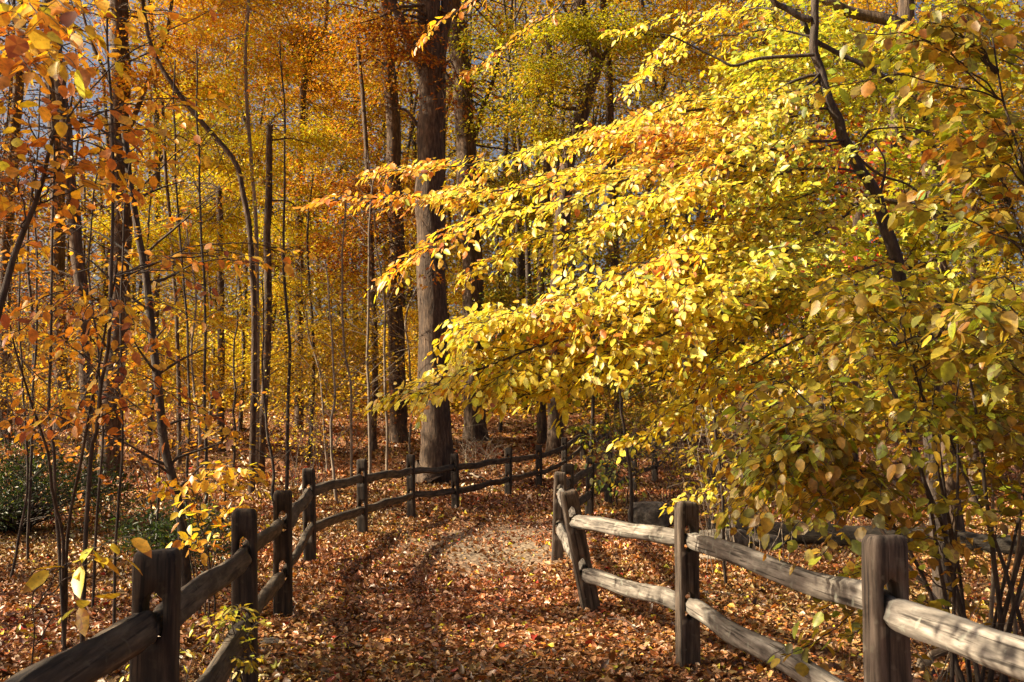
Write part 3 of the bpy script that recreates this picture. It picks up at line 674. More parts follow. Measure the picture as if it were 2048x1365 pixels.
# --- far wood
def far_wood():
    lv = Leaves(); tb = Tubes()
    N = 360000
    y = rs.uniform(50, 85, N); x = rs.uniform(-.56, .56, N)*y; zt = rs.rand(N)
    z = 2.0+zt*(y*.43+1)
    u = 1024+x/y*F; v = HZ-(z-1.6)/y*F
    nz = np.array([mnoise.noise(Vector((a*.25, b*.06, c*.3))) for a, b, c in zip(x, y, z)])
    # holes of sky
    hole = np.zeros(N)
    for (a, b, ra, rb, s) in ((60, 150, 190, 200, .93), (1030, 250, 50, 90, .6), (940, 60, 50, 70, .6), (330, 30, 160, 50, .4), (1850, 60, 120, 90, .4)):
        hole = np.maximum(hole, s*np.clip(1.6-(((u-a)/ra)**2+((v-b)/rb)**2), 0, 1))
    k = (rs.rand(N) > hole) & (nz > -.62)
    x, y, z, u, v, nz = [q[k] for q in (x, y, z, u, v, nz)]; N = len(x)
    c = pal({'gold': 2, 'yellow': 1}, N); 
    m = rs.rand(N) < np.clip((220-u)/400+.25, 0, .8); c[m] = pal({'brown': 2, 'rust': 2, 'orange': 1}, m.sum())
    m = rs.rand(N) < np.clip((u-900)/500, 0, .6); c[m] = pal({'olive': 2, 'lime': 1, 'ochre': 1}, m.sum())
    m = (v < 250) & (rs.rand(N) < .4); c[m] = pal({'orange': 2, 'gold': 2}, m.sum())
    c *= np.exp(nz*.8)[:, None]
    a = rs.rand(N)*6.28; d = np.stack([np.cos(a), np.sin(a), rs.randn(N)*.4-.2], 1); n = np.stack([rs.randn(N)*.6, rs.randn(N)*.6, np.ones(N)], 1)
    L = rs.uniform(.16, .30, N)
    M = 60000; yb = rs.uniform(44, 64, M); xb = rs.uniform(-.56, .56, M)*yb; zb = terrain(xb, yb)+rs.rand(M)**1.5*4
    lv.add(np.stack([xb, yb, zb], 1), rs.randn(M, 3)*[1, 1, .3]-[0, 0, .2], np.array([0, 0, 1.])+rs.randn(M, 3)*.6, rs.uniform(.14, .26, M), .14, pal({'gold': 2, 'ochre': 2, 'brown': 2, 'olive': 1}, M, .2))
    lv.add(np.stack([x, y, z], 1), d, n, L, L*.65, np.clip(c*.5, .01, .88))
    for i in range(150):
        yy = rs.uniform(48, 80); xx = rs.uniform(-.55, .55)*yy; g = float(terrain(xx, yy)); h = rs.uniform(12, 26)
        p = wob(curve([(xx, yy, g-.2), (xx+rs.randn()*.5, yy, g+h*.5), (xx+rs.randn()*1.2, yy, g+h)], 10), .15, i)
        r0 = rs.uniform(.08, .26); tb.add(p, np.linspace(r0, r0*.35, 10), 6)
        for _ in range(4):
            s_ = p[rs.randint(4, 9)]; e = s_+np.array([rs.randn()*2.5, rs.randn(), rs.uniform(.5, 3)]); tb.add(wob(curve([s_, (s_+e)/2+[0, 0, .4], e], 6), .1, i), np.linspace(r0*.3, r0*.1, 6), 4)
    o = lv.build('distant_woodland', M_leaf)
    t = tb.build('distant_trunks', M_bark2, o); t['kind'] = 'stuff'
    tag(o, 'far off wood of gold and orange leaves closing the view', 'woodland', kind='stuff')
far_wood()

# ------------------------------------------------------------------ saplings: bare slim stems
SAP = [
 ('slim dark forked sapling stem running the full height at left', [(158, 1250), (167, 1105), (181, 900), (191, 860), (205, 757), (222, 655), (227, 445), (224, 205), (216, 60), (214, -40)], 6.2, (10, 5)),
 ('thin sapling stem crossing the broad trunk at left', [(133, 1215), (116, 1070), (108, 934), (104, 860), (99, 792), (103, 655), (104, 450), (108, 300), (100, 160)], 7.2, (8, 4)),
 ('thin straight sapling behind the first left post', [(229, 1200), (232, 1105), (239, 1003), (245, 860), (243, 587), (250, 420), (262, 300)], 7.6, (7, 3)),
 ('leaning brown sapling trunk behind the left fence', [(378, 1190), (369, 1105), (362, 1037), (349, 968), (331, 894), (318, 757), (297, 587), (273, 450), (258, 370), (245, 250)], 9.6, (23, 12)),
 ('sapling stem rising left of the forked stem, bowed', [(186, 1180), (196, 1000), (204, 850), (196, 700), (180, 560), (183, 400), (200, 300)], 9.0, (6, 3)),
 ('thin grey sapling between the fence and the hillside', [(674, 998), (668, 930), (661, 850), (668, 780), (660, 640), (650, 520)], 21, (7, 3)),
 ('slim stem beside the grey trunk with bare twigs', [(705, 900), (700, 792), (690, 690), (684, 518), (690, 400)], 27, (6, 3)),
 ('slim pale stem standing left of the grey trunk', [(740, 862), (739, 826), (737, 700), (739, 560), (738, 450), (752, 330)], 28, (7, 3)),
 ('slim pale stem leaning toward the grey trunk', [(775, 868), (772, 780), (768, 621), (759, 518), (748, 430), (735, 300)], 29, (6, 3)),
 ('thin dark sapling with yellow leaves on the slope', [(548, 1000), (545, 930), (530, 830), (528, 700), (524, 560)], 20, (7, 3)),
 ('crooked stem on the slope left of the grey sapling', [(655, 890), (640, 760), (612, 640), (598, 520)], 30, (5, 2)),
 ('brown sapling in front of the boulder beyond the leaning post', [(1265, 1045), (1262, 960), (1248, 860), (1240, 780), (1232, 690)], 16, (9, 3)),
 ('thin dark stem rising through the yellow leaves', [(1450, 1000), (1430, 840), (1412, 700), (1400, 600), (1370, 560)], 10.5, (7, 3)),
 ('slim bare stem by the dark evergreen shrub', [(20, 1150), (50, 1000), (52, 860), (40, 700), (38, 500)], 11, (6, 3)),
 ('thin whip stem between the first and second left posts', [(312, 1120), (318, 950), (325, 820), (290, 640)], 13, (5, 2)),
 ('slender stem on the hillside near the left fence posts', [(462, 960), (470, 860), (466, 740), (474, 620)], 23, (6, 3)),
 ('grey whip stem on the hillside between slender stems', [(395, 940), (398, 860), (384, 720), (388, 560), (372, 440)], 22, (6, 3)),
 ('straight dark pole sapling between the arching trunk and the sapling leaning right', [(415, 880), (412, 700), (405, 500), (398, 300), (392, 100)], 19, (7, 3)),
 ('dark slim sapling just right of the leaning brown sapling', [(372, 960), (376, 780), (365, 560), (352, 330), (348, 120)], 15, (6, 3)),
 ('dark slim sapling just right of the broken top trunk', [(575, 900), (578, 720), (566, 520), (572, 300), (560, 80)], 24, (8, 3)),
 ('slim dark sapling left of the broad trunk', [(60, 1010), (66, 820), (74, 600), (70, 380), (84, 150)], 12, (6, 3)),
 ('thin stem right of the grey trunk, leaning away from it', [(820, 862), (824, 760), (812, 640), (840, 560), (868, 480)], 33, (5, 3)),
]
for i, (lab, path, Y, w) in enumerate(SAP):
    pts = [at(p[0], p[1], Y) for p in path]; pts[0][2] = float(terrain(pts[0][0], pts[0][1]))-.03
    root = thing('sapling', lab, 'sapling', (pts[0][0], pts[0][1], pts[0][2]+.03))
    n = 26; cv = wob(curve(pts, n), .012*Y/8, i); tb = Tubes(); k = Y/F/2
    tb.add(cv, np.linspace(w[0]*k, w[1]*k, n), 7, .05)
    lv = Leaves()
    pl = 'orange' if path[0][0] < 400 else 'gold'
    for j in range(24):      # bare side twigs
        s_ = cv[rs.randint(6, n-1)]; a = rs.rand()*6.28; l = rs.uniform(.35, 1.0)*min(2, Y/9)
        e = s_+np.array([math.cos(a)*l, math.sin(a)*l*.7, l*rs.uniform(.1, .8)])
        tw = wob(curve([s_, (s_+e)/2+[0, 0, l*.06], e], 8), .03*l, j+i*20); tb.add(tw, np.linspace(w[1]*k*.55, .0016, 8), 4)
        m = 5; q = tw[rs.randint(4, 8, m)]+rs.randn(m, 3)*.03
        lv.add(q, rs.randn(m, 3)*[1, 1, .3]-[0, 0, .4], np.array([0, 0, 1.])+rs.randn(m, 3)*.5, .07*rs.uniform(.7, 1.1, m), .042, pal(pl, m), 'ovate')
    tb.build('trunk', M_bark2 if 'pale' not in lab and 'grey' not in lab else M_pale, root); lv.build('foliage', M_leafn, root)

# ------------------------------------------------------------------ leafy boughs
def bough(lv, tb, pts, r0, sec_n, sec_len, L, palf, start=.1, spacing=.6, droop=.25, W=.58, shape='ovate', lift=0.0, plane_up=(0, 0, 1), dens=1.0, mask=False, tert=True, wobble=.03):
    """a limb with two-ranked side twigs in a nearly flat layer, leaves alternating along every twig.
    palf(positions, t along limb) -> colours"""
    n = 26; c = wob(curve(pts, n), wobble, rs.randint(1e6)); tb.add(c, np.linspace(r0, r0*.18+.0012, n), 6)
    t = norm(np.gradient(c, axis=0)); up = np.array(plane_up, float)
    P = []; D = []; NN = []; TT = []
    def leaves_on(q, upv, tl, ln):
        m = max(2, int(ln/(L*spacing)*dens)); s = np.linspace(.12, 1, m); i = np.clip(s*(len(q)-1), 0, len(q)-1.001); j = i.astype(int); f = (i-j)[:, None]
        pp = q[j]*(1-f)+q[j+1]*f; tg = norm(q[j+1]-q[j]); sd = norm(np.cross(tg, upv))
        sg = np.where(np.arange(m) % 2 == 0, 1., -1.)[:, None]; sg[-1] = 0
        dd = norm(tg*.75+sd*sg*.85+rs.randn(m, 3)*.22-np.array([0, 0, droop]))
        nn = norm(upv[None]+rs.randn(m, 3)*.34)
        P.append(pp+dd*.008); D.append(dd); NN.append(nn); TT.append(np.full(m, tl))
    for k in range(sec_n):
        u = start+(1-start)*((k+.5)/sec_n)**.9; i = min(n-2, int(u*(n-1))); p = c[i]; tg = t[i]; sd = norm(np.cross(tg, up)); sg = 1 if k % 2 == 0 else -1
        l = sec_len*(1.05-.72*u)*rs.uniform(.65, 1.3)
        d = norm(tg*.8+sd*sg*rs.uniform(.5, .95)+up*rs.uniform(-.12, .22)*1.0)
        e = p+d*l; mid = p+d*l*.5+up*l*.06; e = e-np.array([0, 0, l*droop*.55])
        q = wob(curve([p, mid, e], 10), .012*l+.004, rs.randint(1e6)); tb.add(q, np.linspace(r0*.32*(1-u*.5), .0013, 10), 4)
        upv = norm(up+rs.randn(3)*.22)
        leaves_on(q, upv, u, l)
        if tert and l > .28:
            for w in range(int(l/.11)):
                v = (w+1)/(int(l/.11)+1); b = q[int(v*9)]; s2 = 1 if w % 2 == 0 else -1; tg2 = norm(q[min(9, int(v*9)+1)]-q[max(0, int(v*9)-1)])
                l2 = l*.42*(1.1-v*.7)*rs.uniform(.6, 1.2); d2 = norm(tg2*.8+norm(np.cross(tg2, upv))*s2*.75)
                e2 = b+d2*l2-np.array([0, 0, l2*droop*.7]); q2 = curve([b, (b+e2)/2+upv*l2*.05, e2], 6); tb.add(q2, np.linspace(.0022, .001, 6), 3)
                leaves_on(q2, norm(upv+rs.randn(3)*.15), u, l2)
    leaves_on(c[int(n*.8):], norm(up+rs.randn(3)*.1), 1.0, np.linalg.norm(c[-1]-c[int(n*.8)]))
    P, D, NN, TT = np.concatenate(P), np.concatenate(D), np.concatenate(NN), np.concatenate(TT)
    if mask: kk = thin(P); P, D, NN, TT = P[kk], D[kk], NN[kk], TT[kk]
    N = len(P); LL = L*np.exp(np.clip(rs.randn(N), -2.2, 1.25)*.25)
    lv.add(P, D, NN, LL, LL*W*rs.uniform(.85, 1.1, N), palf(P, TT), shape, fold=.16, curl=.10)
    return N
def to_px(P):
    d = P-np.array([0, 0, CAMZ]); z = d@_fw; return 1024+F*d[:, 0]/z, 682.5-F*(d@_up)/z
def pf(names, jit=.12): return lambda P, T: pal(names, len(P), jit)

# --- the yellow beech whose boughs sweep across the path
def beech_col(P, T):
    u, v = to_px(P)
    N = len(P); c = pal({'yellow': 5, 'gold': .8, 'lime': .5}, N, .09)
    m = rs.rand(N) < np.clip((u-1400)/220, 0, .8); c[m] = pal({'lime': 3, 'olive': 1.6, 'yellow': 1.6}, m.sum(), .14)
    # clumps of leaves that have turned further
    po = np.clip((1000-u)/260, 0, .95)*np.clip((640-v)/120, 0, 1)
    w = np.sin(P[:, 0]*3.1+P[:, 1]*2.)*np.sin(P[:, 2]*4.3+P[:, 1]*1.7)
    po = np.maximum(po, np.clip((w-.62)*1.6, 0, .4))
    po = np.maximum(po, .8*np.exp(-((u-1330)/110)**2-((v-290)/55)**2))
    po = np.where((v < 190) & (u < 1180), .9, po)
    m = rs.rand(N) < po; c[m] = pal({'orange': 3, 'gold': 2}, m.sum(), .1)
    m = rs.rand(N) < .02; c[m] = pal('rust', m.sum())
    return c
b_path = [(1885, 1060), (1870, 900), (1862, 760), (1848, 669), (1818, 614), (1790, 520), (1756, 402), (1724, 347), (1694, 285), (1665, 219), (1640, 146), (1625, 73), (1629, 0), (1640, -200)]
bp_ = [at(a, b, 9.4) for a, b in b_path]; bp_[0][2] = float(terrain(bp_[0][0], bp_[0][1]))-.05
beech = thing('beech_tree', 'dark slanting trunk with long bright yellow boughs sweeping over the path', 'tree', (bp_[0][0], bp_[0][1], bp_[0][2]+.05))
tb = Tubes(); cv = wob(curve(bp_, 60), .02, 5); tb.add(cv, np.linspace(.075, .032, 60), 10, .08, 2, .4)
for lp, y, w in (([(1621, 40), (1592, 29), (1560, 10), (1534, -10), (1500, -60)], 9.4, (.035, .02)), ([(1603, 29), (1629, 80), (1665, 99), (1738, 135), (1786, 164)], 9.5, (.03, .02)),
                 ([(1629, 110), (1519, 117), (1470, 132), (1439, 120), (1373, 84), (1320, 70)], 9.3, (.018, .007)), ([(1755, 410), (1765, 370), (1770, 320), (1750, 290)], 9.3, (.014, .006)),
                 ([(1715, 290), (1740, 262), (1810, 255), (1870, 270)], 9.4, (.012, .005)), ([(1700, 300), (1760, 350), (1830, 380), (1900, 450)], 9.2, (.014, .008))):
    tb.add(wob(curve([at(a, b, y) for a, b in lp], 16), .015, int(w[0]*1000)), np.linspace(w[0], w[1], 16), 7, .06)
lv = Leaves(); tot = 0
BO = [ ([(1640, -200, 9.4), (1400, -160, 8.2), (1180, -40, 7.2), (1070, 50, 6.9), (990, 115, 6.8), (925, 150, 6.7)], .012, 16, .38),
 ([(1640, -200, 9.4), (1300, -170, 8), (1080, -90, 7.0), (960, -5, 6.8), (880, 50, 6.7), (832, 95, 6.7)], .012, 15, .36),
 # pixel path with distances, r0, secondaries, secondary length
 ([(1640, 150, 9.4), (1500, 195, 8.9), (1300, 240, 8.4), (1100, 296, 8.0), (900, 335, 7.7), (735, 343, 7.4)], .022, 34, .95),
 ([(1640, 160, 9.4), (1480, 250, 8.8), (1260, 320, 8.1), (1040, 372, 7.6), (830, 392, 7.2), (640, 402, 6.9)], .022, 34, .95),
 ([(1690, 280, 9.4), (1520, 300, 8.4), (1360, 330, 7.8), (1150, 400, 7.4), (960, 450, 7.1), (860, 500, 6.9), (768, 566, 6.8)], .02, 30, .8),
 ([(1690, 285, 9.4), (1500, 360, 8.4), (1330, 420, 7.8), (1130, 470, 7.4), (1020, 500, 7.3), (945, 548, 7.2)], .018, 26, .75),
 ([(1755, 400, 9.4), (1560, 450, 8.4), (1400, 480, 7.9), (1230, 560, 7.3), (1060, 620, 7.0), (910, 672, 6.8)], .022, 34, .9),
 ([(1755, 400, 9.4), (1580, 500, 8.2), (1420, 560, 7.4), (1250, 640, 7.0), (1060, 700, 6.8), (900, 765, 6.6), (828, 786, 6.5)], .022, 36, .9),
 ([(1790, 520, 9.4), (1600, 580, 8.2), (1430, 640, 7.6), (1270, 700, 7.1), (1130, 770, 6.9), (1010, 800, 6.8)], .02, 30, .8),
 ([(1790, 520, 9.4), (1640, 600, 8.6), (1480, 640, 8.2), (1380, 700, 8.0), (1310, 740, 7.8), (1200, 770, 7.7)], .016, 22, .6),
 ([(1818, 614, 9.4), (1680, 650, 8.8), (1520, 720, 8.3), (1400, 790, 8.0), (1320, 850, 7.8), (1252, 884, 7.7)], .015, 22, .5),
 ([(1848, 669, 9.4), (1700, 720, 8.8), (1560, 760, 8.4), (1440, 780, 8.2), (1340, 760, 8.0)], .015, 20, .65),
 ([(1724, 347, 9.4), (1560, 340, 8.2), (1440, 330, 7.5), (1360, 380, 7.2), (1330, 450, 7.1), (1310, 540, 7.0)], .016, 26, .6),
 ([(1724, 347, 9.4), (1540, 420, 8.4), (1440, 480, 8.0), (1380, 560, 7.8), (1330, 640, 7.7)], .015, 24, .7),
 ([(1665, 219, 9.4), (1540, 240, 8.6), (1420, 270, 7.9), (1330, 260, 7.4), (1240, 270, 7.2)], .016, 24, .8),
 ([(1640, 146, 9.4), (1560, 200, 8.6), (1460, 190, 8.2), (1350, 210, 7.9), (1250, 262, 7.7), (1190, 262, 7.6)], .015, 22, .6),
 ([(1625, 73, 9.4), (1500, 60, 9), (1380, 90, 8.6), (1300, 140, 8.3), (1240, 190, 8.2)], .015, 16, .5),
 ([(1600, 20, 9.4), (1500, 20, 9.2), (1400, 30, 8.8), (1300, 50, 8.6), (1215, 60, 8.5)], .013, 16, .5),
 ([(1450, 40, 9.3), (1380, 60, 9.2), (1320, 100, 9.1), (1290, 150, 9.0)], .01, 12, .45),
 ([(1560, 450, 8.4), (1420, 520, 7.6), (1260, 590, 7.2), (1120, 640, 7.0), (980, 650, 6.9), (915, 690, 6.8)], .018, 30, .85),
 ([(1600, 580, 8.2), (1440, 600, 7.4), (1300, 680, 7.0), (1180, 720, 6.8), (1040, 750, 6.7), (940, 770, 6.6)], .018, 32, .8),
 ([(1600, 340, 8.2), (1440, 380, 7.6), (1300, 400, 7.2), (1180, 470, 7.1), (1110, 520, 7.0)], .016, 24, .7),
 ([(1640, 600, 8.4), (1520, 640, 8), (1430, 720, 7.8), (1380, 800, 7.7), (1340, 840, 7.6)], .012, 22, .5),
 ([(1560, 300, 8.4), (1440, 290, 8.0), (1330, 330, 7.6), (1180, 350, 7.5), (1000, 380, 7.4), (900, 400, 7.3)], .016, 28, .7),
 ([(1700, 700, 8.6), (1600, 800, 8.4), (1540, 880, 8.2), (1450, 960, 8), (1330, 1010, 7.8)], .012, 16, .42),
]
for pth, r0, sn, sl_ in BO:
    mp = np.mean([q[1] for q in pth]); dyb = 1.5*(470-mp)/300; dyb = np.clip(dyb, -.35, 1.2)
    tot += bough(lv, tb, [at(a, b, y+dyb*min(1, k_*.5)) for k_, (a, b, y) in enumerate(pth)], r0*.7, int(sn*1.5), sl_*.88, .062, beech_col, start=.04, droop=.30, dens=1.15, plane_up=norm(np.array([-.5, -.42, .8])))
print('beech leaves', tot)
tb.build('trunk', M_bark2, beech); lv.build('foliage', M_glow, beech)

# --- maple with lime leaves behind it
mp_path = [(1905, 1000), (1890, 800), (1875, 500), (1868, 330), (1840, 256), (1815, 180), (1804, 120), (1811, 73), (1815, 0), (1812, -200)]
mpt = [at(a, b, 13.5) for a, b in mp_path]; mpt[0][2] = float(terrain(mpt[0][0], mpt[0][1]))-.05
maple = thing('maple_tree', 'mottled trunk with lime green leaves at upper right, thick limb slanting left', 'tree', (mpt[0][0], mpt[0][1], mpt[0][2]+.05))
tb = Tubes(); cv = wob(curve(mpt, 50), .03, 9); tb.add(cv, np.linspace(.14, .085, 50), 12, .08, 3, .4); mall = cv[10:]
for lp, y, w in (([(1806, 90), (1789, 47), (1702, 26), (1643, 0), (1580, -40)], 13.5, (.09, .055)), ([(1868, 330), (1840, 300), (1800, 262), (1815, 200)], 13.4, (.03, .02)), ([(1875, 420), (1702, 387), (1630, 375), (1556, 369), (1470, 360), (1391, 372)], 13, (.035, .015)),
                 ([(1738, 161), (1700, 163), (1665, 168), (1603, 186), (1560, 200)], 12.4, (.022, .014)), ([(1880, 520), (1760, 560), (1640, 640), (1540, 700)], 13, (.03, .012))):
    lc = wob(curve([at(a, b, y) for a, b in lp], 16), .025, int(w[0]*1000)); tb.add(lc, np.linspace(w[0], w[1], 16), 7, .06); mall = np.vstack([mall, lc])
lv = Leaves()
def maple_col(P, T):
    u, v = to_px(P); N = len(P); c = pal({'lime': 5, 'yellow': 1.6, 'olive': .7}, N, .12)
    m = rs.rand(N) < np.clip((v-520)/500, 0, .6); c[m] = pal({'olive': 2, 'gold': 1, 'ochre': 1}, m.sum())
    return c
for i in range(130):
    a = rs.uniform(1420, 2040); b = rs.uniform(-60, 830) if i < 84 else rs.uniform(40, 520)
    if a < 1500 and b < 120: continue
    y0 = 13.2; e = at(a, b, rs.uniform(10.4, 13.8)); s = mall[np.argmin(np.linalg.norm(mall-(e+[.3, 0, -.2]), axis=1)+.15*rs.rand(len(mall)))]; q = [s, s*.45+e*.55+np.array([0, 0, .2]), e]
    dlen = np.linalg.norm(e-s)
    if dlen < .5: continue
    bough(lv, tb, q, .008, 12, .62, .088, maple_col, start=max(.12, 1-2.6/dlen), droop=.25, W=.85, shape='lobed' if i % 2 else 'ovate', dens=.8, spacing=.75, tert=True)
tb.build('trunk', M_bark, maple); lv.build('foliage', M_leafn, maple)

# --- big leaved shrubs near the camera
def shrub(name, label, cat, base, stems, tips, Lf, colf, r_tip, sec_n=9, sec_len=.42, mat=M_bark2, W=.8, shape='ovate', r_stem=.014, droop=.45, spacing=.85, dens=.75, shape2=None, start=.35, foliage_mat=None):
    b = np.array([base[0], base[1], float(terrain(base[0], base[1]))])
    root = thing(name, label, cat, b); tb = Tubes(); lv = Leaves()
    st = []
    for s in stems:
        p = [np.array(q, float) for q in s]
        c = wob(curve(p, 20), .02, rs.randint(1e6)); tb.add(c, np.linspace(r_stem*rs.uniform(.8, 1.2), r_stem*.3, 20), 7, .05); st.append(c)
    allp = np.concatenate([c[5:] for c in st])
    for i, tp in enumerate(tips):
        e = at(*tp[:3]); j = np.argmin(np.linalg.norm(allp-(e+np.array([0, 0, -.25])), axis=1)); s = allp[j]
        m = (s+e)/2+np.array([0, 0, .1*np.linalg.norm(e-s)])
        dl = np.linalg.norm(e-s)+1e-3
        bough(lv, tb, [s, m, e], r_tip, sec_n, sec_len, Lf, colf, start=max(.1, 1-start*3/dl) if dl > 1 else .15, droop=droop, W=W, shape=shape if (i % 3 or shape2 is None) else shape2, spacing=spacing, dens=dens, tert=False, wobble=.015)
    tb.build('stem', mat, root); lv.build('foliage', foliage_mat or M_leafn, root)
    return root
def stems_from(base, n, spreadx, spready, h, y=None):
    out = []
    g = float(terrain(base[0], base[1]))
    for i in range(n):
        dx = rs.uniform(-1, 1)*spreadx; dy = rs.uniform(-1, 1)*spready
        b = (base[0]+rs.randn()*.12, base[1]+rs.randn()*.12, g-.04); hh = h*rs.uniform(.75, 1.15)
        out.append([b, (b[0]+dx*.3, b[1]+dy*.3, g+hh*.4), (b[0]+dx*.7, b[1]+dy*.7, g+hh*.75), (b[0]+dx*1.15, b[1]+dy*1.1, g+hh)])
    return out
def vib_col(P, T):
    N = len(P); u, v = to_px(P)
    c = pal({'ochre': 1.8, 'olive': 2.2, 'gold': 1.0, 'lime': 1.5}, N, .2)
    m = rs.rand(N) < np.clip((u-1700)/500, 0, .2)*(v < 420); c[m] = np.clip(pal('orange', m.sum())*.7+.02, 0, 1)
    m = rs.rand(N) < .09; c[m] = pal({'lime': 1, 'olive': 2}, m.sum())
    return c*[.86, .86, .8]  # leaf colour darkened to stand in for shade on these shrubs
tips = []
for i in range(84): a_ = 1420+640*rs.rand()**.8; tips.append((a_, rs.uniform(840 if a_ < 1640 else 560, 1030), rs.uniform(4.8, 7.0)))
for a, b, y in ((1560, 1090, 4.6), (1640, 1110, 4.6), (1700, 1150, 4.7), (1640, 1220, 4.8), (1690, 1270, 4.9), (1560, 1320, 5), (1480, 1030, 5.0), (1850, 1080, 4.9), (1520, 930, 5), (1440, 880, 5.2), (1760, 1000, 4.8), (1900, 1000, 4.9), (1860, 920, 4.9)): tips.append((a, b, y))
shrub('viburnum_shrub', 'broad shrub of large shade-dulled ochre leaves behind the near right fence', 'shrub', (2.55, 5.7), stems_from((2.5, 5.7), 12, .9, .7, 2.1), tips, .064, vib_col, .004, sec_n=13, sec_len=.34, W=.76, start=.5, dens=1.05)
tips = [(rs.uniform(1800, 2080), rs.uniform(-40, 480), rs.uniform(4.6, 6.2)) for i in range(34)]+[(rs.uniform(1880, 2080), rs.uniform(540, 680), rs.uniform(3.9, 4.4)) for i in range(9)]+[(1700, 60, 4.6), (1780, 80, 4.7), (1600, 190, 4.9)]
shrub('hazel_shrub', 'tall shrub of large peach and ochre leaves against the right edge', 'shrub', (2.95, 5.2), stems_from((2.95, 5.2), 6, .35, .3, 3.6), tips, .076, vib_col, .005, sec_n=10, sec_len=.34, W=.72, start=.4, dens=.9)
# pale stems
tips = [(rs.uniform(1850, 2070), rs.uniform(760, 960), rs.uniform(6.2, 7)) for i in range(10)]
shrub('pale_stemmed_shrub', 'clump of thin pale grey stems behind the right fence post', 'shrub', (3.15, 7.1), stems_from((3.3, 7.3), 7, 1.7, .9, 1.8), tips, .09, vib_col, .006, sec_n=6, sec_len=.3, mat=M_pale, r_stem=.017)
tips = [(rs.uniform(1480, 1760), rs.uniform(430, 650), rs.uniform(14, 15.5)) for i in range(26)]+[(rs.uniform(1650, 1880), rs.uniform(250, 400), 15.5) for i in range(12)]
shrub('red_leaved_shrub', 'shrub with scattered red leaves glowing deep among the green at right', 'shrub', (4.6, 15), stems_from((4.6, 15), 8, 1.4, .8, 4.4), tips, .10, pf({'red': 3, 'rust': 1, 'orange': 1}), .008, sec_n=9, sec_len=.6, start=.6)

# --- left foreground leaves
def left_col(P, T):
    N = len(P); u, v = to_px(P); c = pal({'orange': 3, 'gold': 1.6, 'rust': .6}, N, .12)
    m = (rs.rand(N) < .55*np.exp(-((u-230)/130)**2-((v-50)/70)**2)+.08); c[m] = pal({'yellow': 1, 'gold': 1}, m.sum())
    return c
tips = [(40, 40, 2.9), (100, 60, 2.8), (150, 20, 2.9), (60, 140, 2.8), (110, 120, 2.9), (10, 110, 2.9),
        (180, 60, 4.3), (250, 40, 4.4), (300, 90, 4.5), (330, 30, 4.5), (150, 120, 4.4), (220, 120, 4.6), (90, 90, 4.4), (200, 10, 4.4), (420, 20, 5),
        (60, 280, 4.8), (120, 220, 4.9), (30, 330, 4.8), (150, 330, 5), (240, 300, 5), (300, 260, 5), (380, 210, 5.2), (430, 200, 5.3), (330, 330, 5.2), (260, 370, 5.2), (200, 200, 5), (90, 400, 5.2), (20, 200, 5), (400, 290, 5.4), (60, 480, 5.3)]
shrub('dogwood_tree', 'young tree with large orange leaves hanging in the top left corner', 'tree', (-2.9, 4.9), [[(-2.9, 4.9, -.05), (-2.75, 4.8, 1.2), (-2.5, 4.6, 2.4), (-2.2, 4.2, 3.6)], [(-2.85, 4.9, .8), (-2.5, 4.9, 1.8), (-2.2, 5, 3.0)]], tips, .070, left_col, .0045, sec_n=7, sec_len=.3, W=.66, r_stem=.03, droop=.5, start=.3)
tips = [(40, 620, 5.4), (100, 610, 5.5), (160, 640, 5.6), (20, 670, 5.3), (220, 640, 5.6), (270, 650, 5.8), (330, 700, 6), (430, 590, 6), (400, 640, 6), (520, 530, 6.4), (560, 520, 6.6), (620, 505, 6.8), (380, 820, 6.2), (430, 780, 6.2), (250, 760, 6), (150, 850, 6), (60, 860, 6), (20, 850, 6), (330, 880, 6.2), (480, 860, 6.6), (120, 700, 5.8), (200, 830, 6.1)]
shrub('young_beech', 'young beech with long thin branches of orange leaves reaching right at mid left', 'tree', (-3.1, 7.4), [[(-3.1, 7.4, -.05), (-2.95, 7.1, .9), (-2.6, 6.6, 1.9), (-2.4, 6.3, 2.6)], [(-3.1, 7.4, -.05), (-3.0, 7.0, 1.0), (-3.1, 6.5, 2.2)]], tips, .068, pf({'orange': 3, 'gold': 1.4, 'rust': 1.6}), .006, sec_n=7, sec_len=.3, W=.6, r_stem=.018, start=.4)
tips = [(rs.uniform(370, 530), rs.uniform(890, 1080), rs.uniform(8, 9.3)) for i in range(20)]+[(400, 830, 8.8), (440, 850, 8.8), (330, 960, 8.8)]
shrub('yellow_shrub', 'small shrub of golden leaves growing behind the second left fence post', 'shrub', (-2.5, 8.8), stems_from((-2.5, 8.8), 5, .4, .3, 1.3), tips, .085, pf({'gold': 3, 'yellow': .6, 'orange': 1}), .005, sec_n=6, sec_len=.24, W=.6, r_stem=.008)
tips = [(rs.uniform(370, 520), rs.uniform(1190, 1330), rs.uniform(5.3, 6)) for i in range(12)]+[(505, 1230, 6.1), (485, 1215, 6.1), (250, 1320, 5.6)]
shrub('vine', 'yellow green vine tangled round the foot of the second left post', 'vine', (-1.72, 5.8), stems_from((-1.7, 5.8), 6, .25, .2, .6), tips, .045, pf({'lime': 1, 'yellow': 1, 'olive': 2}), .003, sec_n=6, sec_len=.16, W=.5, r_stem=.004)
tips = [(265, 1075, 3.6), (180, 1110, 3.6), (235, 1112, 3.6), (190, 1190, 3.8)]
shrub('seedling', 'seedling with four big pale yellow leaves beside the first left post', 'seedling', (-1.75, 3.9), [[(-1.75, 3.9, -.03), (-1.72, 3.85, .6), (-1.66, 3.7, 1.0)]], tips, .10, pf({'yellow': 2, 'gold': 1}), .003, sec_n=1, sec_len=.1, W=.45, r_stem=.005, dens=.3)
